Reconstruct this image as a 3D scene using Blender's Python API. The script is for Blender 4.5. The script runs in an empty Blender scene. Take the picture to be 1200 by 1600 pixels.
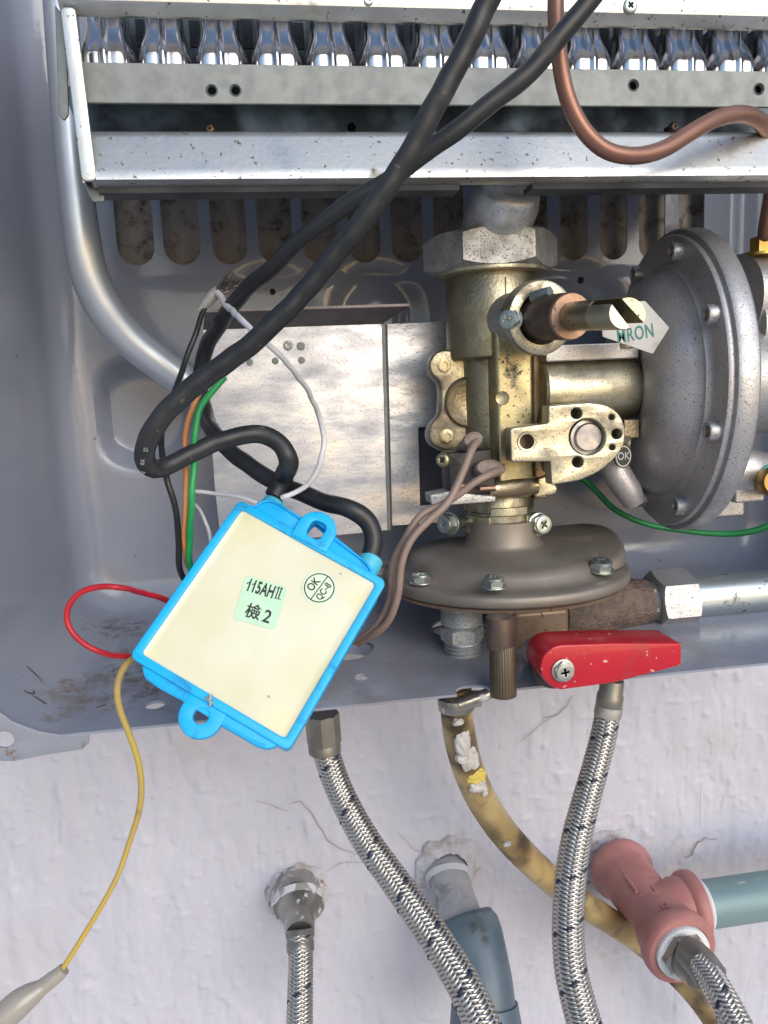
import bpy, bmesh, random
import numpy as np
from math import *
from mathutils import Vector, Matrix
random.seed(7); rng = np.random.default_rng(11)
SC = bpy.context.scene; COL = SC.collection

# ------------------------------------------------------------------ camera
FPX = 1200.; DIST = .36
YAW, PIT, ROL = radians(8), radians(9), radians(-2.6)
fw = np.array([sin(YAW)*cos(PIT), cos(YAW)*cos(PIT), -sin(PIT)])
rt = np.array([cos(YAW), -sin(YAW), 0]); up = np.cross(rt, fw)
cr = cos(ROL)*rt+sin(ROL)*up; cu = cos(ROL)*up-sin(ROL)*rt
CAM = np.array([0, -DIST, 0])
cd = bpy.data.cameras.new('camera'); cam = bpy.data.objects.new('camera', cd); COL.objects.link(cam)
cd.sensor_fit = 'HORIZONTAL'; cd.sensor_width = 36; cd.lens = 36*FPX/1200; cd.clip_start = .005; cd.clip_end = 200
M = Matrix.Identity(4)
for i in range(3):
    M[i][0] = cr[i]; M[i][1] = cu[i]; M[i][2] = -fw[i]; M[i][3] = CAM[i]
cam.matrix_world = M; SC.camera = cam
# ------------------------------------------------------------------ sky, sun, exposure
W = bpy.data.worlds.new('World'); SC.world = W; W.use_nodes = True
wn = W.node_tree.nodes; wn.clear()
sky = wn.new('ShaderNodeTexSky'); sky.sky_type = 'NISHITA'; sky.sun_disc = False
SUN_EL, SUN_AZ = radians(27), radians(158)      # azimuth clockwise from +Y
sky.sun_elevation = SUN_EL; sky.sun_rotation = SUN_AZ; sky.air_density = 1.0; sky.dust_density = 1.0; sky.ozone_density = 1.0
bg = wn.new('ShaderNodeBackground'); bg.inputs['Strength'].default_value = .145
wo = wn.new('ShaderNodeOutputWorld')
W.node_tree.links.new(sky.outputs[0], bg.inputs[0]); W.node_tree.links.new(bg.outputs[0], wo.inputs[0])
sl = bpy.data.lights.new('sun', 'SUN'); sl.energy = 1.15; sl.angle = radians(45); sl.color = (1, .97, .93)
so = bpy.data.objects.new('sun', sl); COL.objects.link(so)
sd = Vector((sin(SUN_AZ)*cos(SUN_EL), cos(SUN_AZ)*cos(SUN_EL), sin(SUN_EL)))
so.rotation_euler = sd.to_track_quat('Z', 'Y').to_euler(); so.location = sd*3
SC.view_settings.view_transform = 'Standard'; SC.view_settings.look = 'None'
SC.view_settings.exposure = .48; SC.view_settings.gamma = 1

# ------------------------------------------------------------------ measuring
def P(u, v, y):                       # point of the plane Y = y seen at photo position u, v (1200 x 1600)
    d = fw+cr*(u-600)/FPX+cu*(800-v)/FPX
    return CAM+d*((y-CAM[1])/d[1])
def S(u, v, y): return float((P(u, v, y)-CAM)@fw)/FPX      # metres per photo pixel there
def PZ(u, v, z):
    d = fw+cr*(u-600)/FPX+cu*(800-v)/FPX
    return CAM+d*((z-CAM[2])/d[2])

# ------------------------------------------------------------------ things and parts
def thing(name, label, cat, loc, group=None):
    o = bpy.data.objects.new(name, None); COL.objects.link(o); o.location = Vector(loc)
    o.empty_display_size = .01
    o['label'] = label; o['category'] = cat
    if group: o['group'] = group
    o['_org'] = [float(x) for x in loc]
    return o
def org(o): return np.array(o['_org']) if o is not None and '_org' in o else np.zeros(3)
def finish(me, mat, sharp):
    mi_ = [p.material_index for p in me.polygons] if isinstance(mat, (list, tuple)) else None
    me.materials.clear()
    for m in (mat if isinstance(mat, (list, tuple)) else [mat]): me.materials.append(m)
    if mi_: me.polygons.foreach_set('material_index', mi_)
    me.polygons.foreach_set('use_smooth', [True]*len(me.polygons))
    if sharp: me.set_sharp_from_angle(angle=radians(sharp))
    me.update()
class MB:
    def __init__(s): s.v = []; s.f = []; s.mi = []; s.n = 0
    def add(s, vs, fs, M=None, mi=0):
        vs = np.asarray(vs, float).reshape(-1, 3)
        if M is not None:
            A = np.array(M); vs = vs@A[:3, :3].T+A[:3, 3]
        s.v.append(vs); n = s.n
        s.f += [tuple(int(i)+n for i in f) for f in fs]; s.mi += [mi]*len(fs); s.n += len(vs); return s
    def mesh(s, name, o=None):
        me = bpy.data.meshes.new(name); V = np.concatenate(s.v)
        if o is not None: V = V-o
        me.from_pydata(V.tolist(), [], s.f)
        if any(s.mi): me.polygons.foreach_set('material_index', s.mi)
        return me
def part(name, mb, mat, parent, bevel=0, sharp=38, label=None, recalc=True, seg=2):
    o0 = org(parent)
    me = mb.mesh(name, o0) if isinstance(mb, MB) else mb
    if recalc:
        bm = bmesh.new(); bm.from_mesh(me); bmesh.ops.remove_doubles(bm, verts=bm.verts, dist=1e-6)
        bmesh.ops.recalc_face_normals(bm, faces=bm.faces); bm.to_mesh(me); bm.free()
    finish(me, mat, 0 if bevel else sharp)
    o = bpy.data.objects.new(name, me); COL.objects.link(o); o.parent = parent
    if parent is not None: o['_org'] = [float(x) for x in o0]
    if bevel:
        b = o.modifiers.new('bevel', 'BEVEL'); b.width = bevel; b.segments = seg; b.limit_method = 'ANGLE'; b.angle_limit = radians(35); b.harden_normals = True
    if label: o['label'] = label
    return o
def inst(name, me, parent, Mw):       # a piece that shares mesh data, placed by a world matrix
    o = bpy.data.objects.new(name, me); COL.objects.link(o); o.parent = parent
    Mw = Matrix(Mw); o0 = org(parent)
    o.matrix_local = Matrix.Translation(-Vector(o0))@Mw
    return o
def solo(name, mb, mat, label, cat, loc, group=None, **k):     # a thing that is one mesh
    V = np.array(loc, float)
    me = mb.mesh(name, V) if isinstance(mb, MB) else mb
    o = part(name, me, mat, None, **k); o.location = Vector(loc)
    o['label'] = label; o['category'] = cat; o['_org'] = [float(x) for x in loc]
    if group: o['group'] = group
    return o

# ------------------------------------------------------------------ shapes
def frame(o, z, xh=(1, 0, 0)):
    z = Vector(z).normalized(); x = Vector(xh)
    if abs(z.dot(x.normalized())) > .98: x = Vector((0, 0, 1))
    y = z.cross(x).normalized(); x = y.cross(z).normalized()
    m = Matrix.Identity(4)
    for i in range(3): m[i][0], m[i][1], m[i][2], m[i][3] = x[i], y[i], z[i], o[i]
    return m
def lathe(prof, n=40, M=None, mb=None, mi=0, cap=True):        # prof: (radius, height) along local z
    mb = mb or MB(); vs = []; fs = []
    a = np.linspace(0, 2*pi, n, endpoint=False)
    for r, h in prof: vs += [(r*cos(t), r*sin(t), h) for t in a]
    k = len(prof)
    for i in range(k-1):
        for j in range(n):
            j2 = (j+1) % n; fs.append((i*n+j, i*n+j2, (i+1)*n+j2, (i+1)*n+j))
    if cap:
        if prof[0][0] > 1e-7: fs.append(tuple(range(n))[::-1])
        if prof[-1][0] > 1e-7: fs.append(tuple((k-1)*n+j for j in range(n)))
    return mb.add(vs, fs, M, mi)
def rprof(r, h0, h1, b, r1=None):     # solid with rounded rims
    r1 = r if r1 is None else r1
    return [(r-b, h0), (r-b*.3, h0+b*.3), (r, h0+b), (r1, h1-b), (r1-b*.3, h1-b*.3), (r1-b, h1)]
def hexnut(a, h, M, mb=None, bore=0, n=96, ch=.55, bottom=True, depth=None, sides=6):  # a: apothem; chamfered hexagon
    mb = mb or MB(); vs = []; fs = []
    t = np.linspace(0, 2*pi, n, endpoint=False); st = pi/sides
    rh = a/np.cos((t+st) % (2*st)-st); dz = (rh-a)*ch
    rings = []
    if bore: rings += [[(bore, 0.)]*n]
    rings += [[(a*.97, 0.)]*n, [(r, d+.0001) for r, d in zip(rh, dz if bottom else dz*0)], [(r, h-d) for r, d in zip(rh, dz)], [(a*.97, h)]*n]
    if bore: rings += [[(bore, h)]*n, [(bore, h-(depth or h))]*n]
    for rg in rings: vs += [(r*cos(q), r*sin(q), z) for (r, z), q in zip(rg, t)]
    for i in range(len(rings)-1):
        for j in range(n):
            j2 = (j+1) % n; fs.append((i*n+j, i*n+j2, (i+1)*n+j2, (i+1)*n+j))
    fs.append(tuple(range(n))[::-1])
    fs.append(tuple((len(rings)-1)*n+j for j in range(n)))
    return mb.add(vs, fs, M)
def box(c, s, M=None, mb=None):
    mb = mb or MB(); x, y, z = [q/2 for q in s]
    vs = [(c[0]+i*x, c[1]+j*y, c[2]+k*z) for i in (-1, 1) for j in (-1, 1) for k in (-1, 1)]
    return mb.add(vs, [(0, 1, 3, 2), (4, 6, 7, 5), (0, 4, 5, 1), (2, 3, 7, 6), (0, 2, 6, 4), (1, 5, 7, 3)], M)
def smooth_path(pts, rad, step):
    p = np.asarray(pts, float); r = np.asarray(rad, float)*np.ones(len(p))
    q = np.vstack([2*p[0]-p[1], p, 2*p[-1]-p[-2]]); rr = np.concatenate([[r[0]], r, [r[-1]]])
    out = []; ro = []
    for i in range(1, len(q)-2):
        a, b, c, d = q[i-1:i+3]; n = max(2, int(np.linalg.norm(c-b)/step))
        # centripetal Catmull-Rom
        t0 = 0; t1 = t0+max(1e-6, np.linalg.norm(b-a))**.5; t2 = t1+max(1e-6, np.linalg.norm(c-b))**.5; t3 = t2+max(1e-6, np.linalg.norm(d-c))**.5
        for k in range(n):
            f = k/n; t = t1+(t2-t1)*f
            A1 = (t1-t)/(t1-t0)*a+(t-t0)/(t1-t0)*b; A2 = (t2-t)/(t2-t1)*b+(t-t1)/(t2-t1)*c; A3 = (t3-t)/(t3-t2)*c+(t-t2)/(t3-t2)*d
            B1 = (t2-t)/(t2-t0)*A1+(t-t0)/(t2-t0)*A2; B2 = (t3-t)/(t3-t1)*A2+(t-t1)/(t3-t1)*A3
            out.append((t2-t)/(t2-t1)*B1+(t-t1)/(t2-t1)*B2); ro.append(rr[i]*(1-f)+rr[i+1]*f)
    out.append(p[-1]); ro.append(r[-1])
    out = np.array(out); ro = np.array(ro)
    for _ in range(3):
        out[1:-1] = (out[:-2]+2*out[1:-1]+out[2:])/4
    return out, ro
def frames(p):
    t = np.gradient(p, axis=0); t /= np.linalg.norm(t, axis=1)[:, None]
    n = np.cross(t[0], [0.31, -.9, .2]); n /= np.linalg.norm(n); N = [n]
    for i in range(1, len(p)):
        n = N[-1]-t[i]*(N[-1]@t[i]); N.append(n/np.linalg.norm(n))
    N = np.array(N); return t, N, np.cross(t, N)
def tube(pts, rad, seg=14, step=.0015, mb=None, mi=0, mod=None, jit=0., jr=0.):
    mb = mb or MB(); p, r = smooth_path(pts, rad, step)
    if jit or jr:                     # hand-bent unevenness along the length
        s_ = np.concatenate([[0], np.cumsum(np.linalg.norm(np.diff(p, axis=0), axis=1))])
        for wl in (.042, .023, .013, .008):
            p = p+jit*wl/.042*np.sin(2*pi*s_/wl+rng.random()*6.3)[:, None]*rng.normal(0, .6, 3)[None]
            r = r*(1+jr*.5*np.sin(2*pi*s_/wl*.8+rng.random()*6.3))
    t, N, B = frames(p)
    a = np.linspace(0, 2*pi, seg, endpoint=False); vs = []; fs = []
    for i in range(len(p)):
        ri = r[i]*(mod(i, a) if mod else 1)
        vs.append(p[i]+(N[i][None]*np.cos(a)[:, None]+B[i][None]*np.sin(a)[:, None])*(ri*np.ones(seg))[:, None])
    for i in range(len(p)-1):
        for j in range(seg):
            j2 = (j+1) % seg; fs.append((i*seg+j, i*seg+j2, (i+1)*seg+j2, (i+1)*seg+j))
    fs.append(tuple(range(seg))[::-1]); fs.append(tuple((len(p)-1)*seg+j for j in range(seg)))
    return mb.add(np.concatenate(vs), fs, None, mi)
def T(L, w, **k):                     # tube through photo points (u, v, depth); w = width in photo pixels (number or list)
    w = w if isinstance(w, (list, tuple)) else [w]*len(L)
    return tube([P(*q) for q in L], [x/2*S(*q) for x, q in zip(w, L)], **k)
def plate_mesh(outer, holes=(), t=.001, bev=0., name='plate', res=2):  # flat sheet in local xy, centred on z = 0
    cu_ = bpy.data.curves.new(name, 'CURVE'); cu_.dimensions = '2D'; cu_.fill_mode = 'BOTH'
    cu_.extrude = max(t/2-bev, 0); cu_.bevel_depth = bev; cu_.bevel_resolution = res; cu_.offset = -bev
    for pl in [outer]+list(holes):
        sp = cu_.splines.new('POLY'); sp.points.add(len(pl)-1); sp.use_cyclic_u = True
        for q, pt in zip(sp.points, pl): q.co = (pt[0], pt[1], 0, 1)
    ob = bpy.data.objects.new(name, cu_); me = bpy.data.meshes.new_from_object(ob)
    bpy.data.objects.remove(ob); bpy.data.curves.remove(cu_)
    bm = bmesh.new(); bm.from_mesh(me); bmesh.ops.remove_doubles(bm, verts=bm.verts, dist=1e-6); bm.to_mesh(me); bm.free()
    return me
def addmesh(mb, me, M=None):
    vs = np.empty(len(me.vertices)*3); me.vertices.foreach_get('co', vs)
    mb.add(vs.reshape(-1, 3), [tuple(p.vertices) for p in me.polygons], M); return mb
def plate(outer, holes=(), t=.001, bev=0., M=None, mb=None, res=2):
    mb = mb or MB(); me = plate_mesh(outer, holes, t, bev, res=res); addmesh(mb, me, M); bpy.data.meshes.remove(me); return mb
def circ(cx, cy, r, n=24, ry=None, a0=0, a1=2*pi):
    full = abs(a1-a0-2*pi) < 1e-6
    return [(cx+r*cos(t), cy+(ry or r)*sin(t)) for t in np.linspace(a0, a1, n, endpoint=not full)]
def rrect(cx, cy, w, h, r, n=6):
    o = []
    for sx, sy, a in ((1, 1, 0), (-1, 1, pi/2), (-1, -1, pi), (1, -1, 1.5*pi)):
        o += [(cx+sx*(w/2-r)+r*cos(a+t), cy+sy*(h/2-r)+r*sin(a+t)) for t in np.linspace(0, pi/2, n)]
    return o
def roundpoly(pts, r, n=5):           # rounds the corners of a polygon; r a number or list
    o = []; k = len(pts); r = r if isinstance(r, (list, tuple)) else [r]*k
    for i in range(k):
        p = np.array(pts[i], float); a = np.array(pts[i-1], float)-p; b = np.array(pts[(i+1) % k], float)-p
        la, lb = np.linalg.norm(a), np.linalg.norm(b); q = min(r[i], la*.48, lb*.48)
        if q < 1e-6: o.append(tuple(p)); continue
        s, e = p+a/la*q, p+b/lb*q
        for t in np.linspace(0, 1, n): o.append(tuple((1-t)**2*s+2*t*(1-t)*p+t*t*e))
    return o
MXZ = Matrix(((1, 0, 0, 0), (0, 0, -1, 0), (0, 1, 0, 0), (0, 0, 0, 1)))   # local xy -> world XZ, local z -> -Y
def MY(y): return Matrix.Translation((0, y, 0))@MXZ
def xz(u, v, y): q = P(u, v, y); return (q[0], q[2])
def px(L, y): return [xz(u, v, y) for u, v in L]
def sheet(L, y, t, holes=(), bev=.0, mb=None):  # upright sheet facing -Y from photo outlines, its front face on depth y
    return plate(px(L, y), [px(h, y) for h in holes], t, bev, MY(y+t/2), mb)
def text_mesh(s, size, M, xs=1., font=None, mb=None, depth=.00004, sp=1., bold=0.):
    c = bpy.data.curves.new('text', 'FONT'); c.body = s; c.size = size; c.align_x = 'CENTER'; c.align_y = 'CENTER'; c.extrude = depth; c.space_character = sp; c.offset = bold*size; c.resolution_u = 4
    ob = bpy.data.objects.new('text', c); me = bpy.data.meshes.new_from_object(ob)
    bpy.data.objects.remove(ob); bpy.data.curves.remove(c)
    mb = mb or MB(); addmesh(mb, me, Matrix(M)@Matrix.Diagonal((xs, 1, 1, 1))); return mb
# ---- screws: shared meshes, local z out of the head
_sc = {}
def cross_outline(l, w): return [(l, w), (w, w), (w, l), (-w, l), (-w, w), (-l, w), (-l, -w), (-w, -w), (-w, -l), (w, -l), (w, -w), (l, -w)]
def screw_mesh(kind, mat):
    key = (kind, mat.name)
    if key in _sc: return _sc[key]
    mb = MB()
    cross = cross_outline(.42, .1)
    if kind == 'hex':
        hexnut(.866, .55, None, mb)
        plate(circ(0, 0, .84, 32), [cross], .22, .03, Matrix.Translation((0, 0, .62)), mb)
        lathe([(.55, .6), (0, .6)], 20, None, mb); lathe(rprof(1.12, -.14, .02, .05), 36, None, mb)
    elif kind == 'pan':
        plate(circ(0, 0, .8, 32), [cross], .3, .12, Matrix.Translation((0, 0, .35)), mb)
        lathe([(1, 0), (1, .18), (.93, .34), (.8, .44), (.62, .44)], 36, None, mb, cap=False); lathe([(.6, .28), (0, .28)], 20, None, mb)
    elif kind == 'socket':
        hexnut(.82, .5, None, mb, bore=.5, depth=.35); lathe(rprof(1.02, -.06, .06, .03), 32, None, mb)
    me = mb.mesh('screw'); bm = bmesh.new(); bm.from_mesh(me); bmesh.ops.recalc_face_normals(bm, faces=bm.faces); bm.to_mesh(me); bm.free()
    finish(me, mat, 38); _sc[key] = me; return me
def screw(name, parent, pos, axis, r, kind, mat, spin=0.4, zs=1.):
    return inst(name, screw_mesh(kind, mat), parent, frame(pos, axis)@Matrix.Rotation(spin, 4, 'Z')@Matrix.Diagonal((r, r, r*zs, 1)))

# ------------------------------------------------------------------ materials
def mat(name, c1, rough=.5, metal=0., c2=None, ns=60, n0=.4, n1=.65, speck=None, ss=900, sth=.62, sw=.05, rv=.15, bump=0., bs=700, bd=.001,
        dirt=None, ds=35, dth=.58, dw=.15, coat=0., stretch=None, spots=(), spec=.5, emit=None):
    m = bpy.data.materials.new(name); m.use_nodes = True; nt = m.node_tree; N = nt.nodes; L = nt.links
    b = N['Principled BSDF']; tc = N.new('ShaderNodeTexCoord'); co = tc.outputs['Object']
    raw = co
    if stretch:
        mp = N.new('ShaderNodeMapping'); mp.inputs['Scale'].default_value = stretch; L.new(co, mp.inputs[0]); co = mp.outputs[0]
    def noise(s, det=5, c=None, dist=0.):
        n = N.new('ShaderNodeTexNoise'); n.inputs['Scale'].default_value = s; n.inputs['Detail'].default_value = det; n.inputs['Distortion'].default_value = dist
        L.new(c or co, n.inputs['Vector']); return n.outputs[0]
    def ramp(x, a, bb):
        r = N.new('ShaderNodeMapRange'); r.inputs['From Min'].default_value = a; r.inputs['From Max'].default_value = bb; r.clamp = True; L.new(x, r.inputs['Value']); return r.outputs[0]
    def mix(f, A, B):
        x = N.new('ShaderNodeMix'); x.data_type = 'RGBA'
        if isinstance(f, float): x.inputs[0].default_value = f
        else: L.new(f, x.inputs[0])
        for i, q in ((6, A), (7, B)):
            if isinstance(q, tuple): x.inputs[i].default_value = (*q, 1)
            else: L.new(q, x.inputs[i])
        return x.outputs[2]
    def math_(op, A, B=None, C_=None):
        x = N.new('ShaderNodeMath'); x.operation = op
        for i, q in enumerate((A, B, C_)):
            if q is None: continue
            if isinstance(q, (int, float)): x.inputs[i].default_value = q
            else: L.new(q, x.inputs[i])
        return x.outputs[0]
    c = c1
    n1_ = noise(ns)
    if c2: c = mix(ramp(n1_, n0, n1), c1, c2)
    rg = math_('MULTIPLY_ADD', math_('SUBTRACT', n1_, .5), rv*2, rough)
    mt = metal
    if speck:
        f = ramp(noise(ss, 3), sth, sth+sw); c = mix(f, c, speck); rg = math_('MULTIPLY_ADD', f, .2, rg)
    if dirt:
        f = ramp(noise(ds, 7, dist=.4), dth, dth+dw); c = mix(f, c, dirt); rg = math_('MULTIPLY_ADD', f, .35, rg)
        if metal: mt = math_('MULTIPLY_ADD', f, -.8*metal, metal)
    for sp in spots:      # local stains and painted shade: (point in object space, radius, colour, noise scale, threshold[, axis stretch])
        pt, rad, colr, nsc, th = sp[:5]
        ds_ = N.new('ShaderNodeVectorMath'); ds_.operation = 'SUBTRACT'; ds_.inputs[1].default_value = tuple(float(x) for x in pt); L.new(raw, ds_.inputs[0])
        src = ds_.outputs[0]
        if len(sp) > 5:
            sv = N.new('ShaderNodeVectorMath'); sv.operation = 'MULTIPLY'; sv.inputs[1].default_value = sp[5]; L.new(src, sv.inputs[0]); src = sv.outputs[0]
        ln = N.new('ShaderNodeVectorMath'); ln.operation = 'LENGTH'; L.new(src, ln.inputs[0])
        d = math_('DIVIDE', ln.outputs['Value'], rad)
        q = math_('SUBTRACT', math_('MULTIPLY_ADD', noise(nsc, 8, raw, .6), 2.4, -.5), d)      # ragged, ~.7 at the centre falling below 0 at the rim
        f = math_('MULTIPLY', ramp(q, th-.25, th+.35), ramp(noise(nsc*5, 3, raw), .30, .55) if len(sp) < 7 else sp[6]); c = mix(f, c, colr); rg = math_('MULTIPLY_ADD', f, .3, rg)
    if isinstance(c, tuple): b.inputs['Base Color'].default_value = (*c, 1)
    else: L.new(c, b.inputs['Base Color'])
    L.new(math_('MAXIMUM', rg, .05), b.inputs['Roughness'])
    if isinstance(mt, float) or isinstance(mt, int): b.inputs['Metallic'].default_value = mt
    else: L.new(mt, b.inputs['Metallic'])
    b.inputs['Coat Weight'].default_value = coat; b.inputs['Coat Roughness'].default_value = .12
    b.inputs['Specular IOR Level'].default_value = spec
    if bump:
        bn = N.new('ShaderNodeBump'); bn.inputs['Strength'].default_value = bump; bn.inputs['Distance'].default_value = bd
        L.new(noise(bs, 4), bn.inputs['Height']); L.new(bn.outputs[0], b.inputs['Normal'])
    return m
m_zinc = mat('galvanised_steel', (.60, .605, .585), .42, 1, (.50, .51, .50), 90, speck=(.18, .165, .14), ss=620, sth=.645, sw=.05, rv=.2, bump=.12, bs=600, bd=.0004, dirt=(.22, .18, .13), ds=60, dth=.66, dw=.12)
m_zinc_dull = mat('dull_zinc_strip', (.235, .25, .245), .6, .55, (.20, .215, .213), 260, rv=.08, bump=.06, bs=700, bd=.0003)
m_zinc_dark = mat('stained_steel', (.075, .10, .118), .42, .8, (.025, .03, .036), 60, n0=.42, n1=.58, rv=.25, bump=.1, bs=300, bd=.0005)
m_bracket = mat('bracket_sheet', (.60, .61, .66), .40, .9, (.38, .39, .44), 60, n0=.38, n1=.66, speck=(.30, .30, .31), ss=1100, sth=.58, sw=.10, rv=.3, bump=.14, bs=260, bd=.0005, stretch=(.8, 1, 2.2), dirt=(.40, .40, .42), ds=28, dth=.60, dw=.2)
m_chrome = mat('burner_stainless', (.70, .68, .66), .15, 1, (.42, .37, .34), 70, n0=.48, n1=.74, rv=.10, bump=.03, bs=200, bd=.0005)
m_silver = mat('silver_painted_pipe', (.56, .61, .68), .36, .6, (.50, .55, .62), 50, rv=.1, bump=.05, bs=900, bd=.0003)
m_gold = mat('yellow_zinc_casting', (.44, .395, .275), .36, 1, (.29, .24, .165), 75, n0=.35, n1=.7, speck=(.20, .17, .11), ss=1500, sth=.60, sw=.1, rv=.25, bump=.35, bs=850, bd=.0004, dirt=(.13, .095, .065), ds=65, dth=.54, dw=.2)
m_gold_pale = mat('pale_zinc_face', (.56, .53, .41), .40, .95, (.42, .385, .29), 150, speck=(.25, .23, .15), ss=1700, sth=.57, sw=.1, rv=.2, bump=.22, bs=1200, bd=.0003, dirt=(.20, .16, .12), ds=90, dth=.56, dw=.2)
m_nut = mat('grey_zinc_nut', (.56, .56, .55), .5, .7, (.38, .38, .38), 130, speck=(.25, .24, .23), ss=1700, sth=.56, sw=.08, rv=.2, bump=.28, bs=1500, bd=.0003, dirt=(.15, .11, .08), ds=70, dth=.63, dw=.1)
m_dome = mat('zinc_elbow', (.80, .80, .78), .38, .75, (.62, .64, .64), 140, speck=(.36, .38, .40), ss=1300, sth=.60, sw=.06, rv=.2, bump=.15, bs=900, bd=.0003)
m_castgrey = mat('grey_cast_aluminium', (.55, .525, .52), .46, .65, (.46, .435, .435), 60, speck=(.15, .14, .145), ss=1700, sth=.60, sw=.08, rv=.12, bump=.3, bs=1400, bd=.0003, dirt=(.15, .12, .10), ds=45, dth=.62, dw=.2)
m_castlight = mat('light_cast_aluminium', (.52, .515, .52), .46, .75, (.43, .425, .43), 90, speck=(.18, .17, .17), ss=1700, sth=.58, sw=.1, rv=.15, bump=.3, bs=1200, bd=.0003)
m_brown = mat('brown_patinated_brass', (.255, .225, .195), .54, .45, (.18, .155, .13), 40, speck=(.35, .31, .26), ss=500, sth=.73, sw=.02, rv=.2, bump=.15, bs=900, bd=.0003, dirt=(.24, .175, .13), ds=40, dth=.58, dw=.2)
m_tan = mat('worn_bronze', (.33, .235, .165), .48, .7, (.24, .165, .115), 90, speck=(.10, .07, .05), ss=800, sth=.64, sw=.04, rv=.2, bump=.15, bs=900, bd=.0003)
m_rough = mat('rough_sandcast', (.13, .10, .085), .65, .5, (.20, .15, .12), 300, rv=.2, bump=.9, bs=900, bd=.0012)
m_bronze = mat('dark_bronze', (.16, .115, .09), .42, .7, (.11, .08, .065), 120, rv=.15, bump=.08, bs=900, bd=.0003)
m_copperring = mat('copper_ring', (.44, .30, .22), .45, .8, (.34, .22, .16), 200, speck=(.15, .1, .08), ss=900, sth=.64, rv=.15)
m_copper = mat('aged_copper', (.285, .15, .11), .42, .65, (.21, .11, .085), 35, rv=.15, bump=.03, bs=400, bd=.0003, dirt=(.16, .09, .07), ds=60, dth=.62, dw=.2)
m_brass = mat('brass_nut', (.50, .33, .10), .35, .95, (.40, .25, .08), 120, rv=.15)
m_screw = mat('zinc_screw', (.52, .56, .53), .38, .95, (.36, .40, .38), 300, speck=(.15, .12, .09), ss=900, sth=.63, rv=.2, bump=.1, bs=1500, bd=.0002, stretch=None)
m_screw_gold = mat('yellow_zinc_screw', (.50, .45, .30), .4, .95, (.34, .29, .18), 300, rv=.2)
m_black = mat('black_rubber', (.013, .014, .016), .44, 0, (.021, .022, .025), 50, speck=(.085, .08, .075), ss=420, sth=.68, sw=.06, rv=.12, bump=.06, bs=900, bd=.0003, dirt=(.06, .055, .05), ds=90, dth=.64, dw=.2)
m_blackgloss = mat('black_wire_plastic', (.018, .018, .02), .38, 0, (.03, .03, .03), 60)
m_blackplastic = mat('black_switch_plastic', (.018, .018, .02), .5, 0, (.032, .03, .03), 90, speck=(.2, .18, .15), ss=600, sth=.72)
m_red = mat('red_lever_paint', (.47, .008, .022), .34, 0, (.40, .006, .018), 60, speck=(.62, .33, .32), ss=420, sth=.685, sw=.02, rv=.15, coat=.2, bump=.02, bs=300, bd=.0004, dirt=(.28, .035, .03), ds=80, dth=.60, dw=.2)
m_hole = mat('dark_bore', (.035, .028, .02), .7, .2, (.02, .015, .012), 300)
m_disc = mat('zinc_plug', (.40, .38, .38), .42, .9, (.30, .28, .29), 260, rv=.2, bump=.1, bs=900, bd=.0003)

# ================================================================== the wall and the ground
WY = .012
def vnoise(X, Z, s, seed):            # smooth value noise on arrays
    r = np.random.default_rng(seed); G = r.random((256, 256)); x = X*s; z = Z*s
    i = np.floor(x).astype(int); j = np.floor(z).astype(int); fx = x-i; fz = z-j
    fx = fx*fx*(3-2*fx); fz = fz*fz*(3-2*fz)
    g = lambda a, b: G[a % 256, b % 256]
    return (g(i, j)*(1-fx)+g(i+1, j)*fx)*(1-fz)+(g(i, j+1)*(1-fx)+g(i+1, j+1)*fx)*fz-.5
xs = np.concatenate([np.linspace(-1.6, -.19, 12), np.arange(-.18, .34, .0010), np.linspace(.35, 1.8, 12)])
zs = np.concatenate([np.linspace(-1.1, -.40, 8), np.arange(-.39, -.10, .0010), np.arange(-.098, .12, .004), np.linspace(.13, 1.5, 10)])
X, Z = np.meshgrid(xs, zs)
wx = X+.004*vnoise(X, Z, 60, 1); wz = Z+.004*vnoise(X, Z, 60, 2)
h = .0022*vnoise(wx, wz*.45, 70, 3)+.0012*vnoise(wx, wz*.3, 190, 4)+.0005*vnoise(wx, wz*.55, 420, 5)
rid = np.clip(.09-np.abs(vnoise(wx*1., wz*.22, 150, 6)), 0, 1); h -= rid*.008*np.clip(vnoise(X, Z, 22, 7)*3+.5, 0, 1)
rid2 = np.clip(.05-np.abs(vnoise(wx*1.2, wz*.7, 120, 16)), 0, 1); h += rid2*.010*np.clip(vnoise(X, Z, 30, 17)*3+.3, 0, 1)
h += .0016*np.clip(vnoise(wx, wz, 240, 8)*3-.75, 0, 1)
for (u, v, r, a) in ((465, 1400, .016, .0035), (705, 1345, .014, .003), (945, 1335, .02, .003)):   # mortar collars round the pipe entries
    q = P(u, v, WY); dd = np.hypot(X-q[0], Z-q[2])+.004*vnoise(X, Z, 180, 9); h += a*np.clip(1-dd/r, 0, 1)**.6*(.8+.9*vnoise(X, Z, 330, 10))
h *= .75
far = (np.abs(X-.08) > .27) | (Z < -.395); h[far] = 0
nx, nz = len(xs), len(zs); V = np.stack([X, WY-h, Z], -1).reshape(-1, 3)
idx = np.arange(nx*nz).reshape(nz, nx)
Fq = np.stack([idx[:-1, :-1], idx[:-1, 1:], idx[1:, 1:], idx[1:, :-1]], -1).reshape(-1, 4)
wm = bpy.data.meshes.new('wall'); wm.vertices.add(len(V)); wm.vertices.foreach_set('co', V.ravel())
wm.loops.add(Fq.size); wm.loops.foreach_set('vertex_index', Fq.ravel().astype(np.int32)); wm.polygons.add(len(Fq)); wm.polygons.foreach_set('loop_start', np.arange(0, Fq.size, 4, dtype=np.int32)); wm.update(calc_edges=True); wm.validate()
def rel(u, v, y=WY): return tuple(P(u, v, y))
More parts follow.
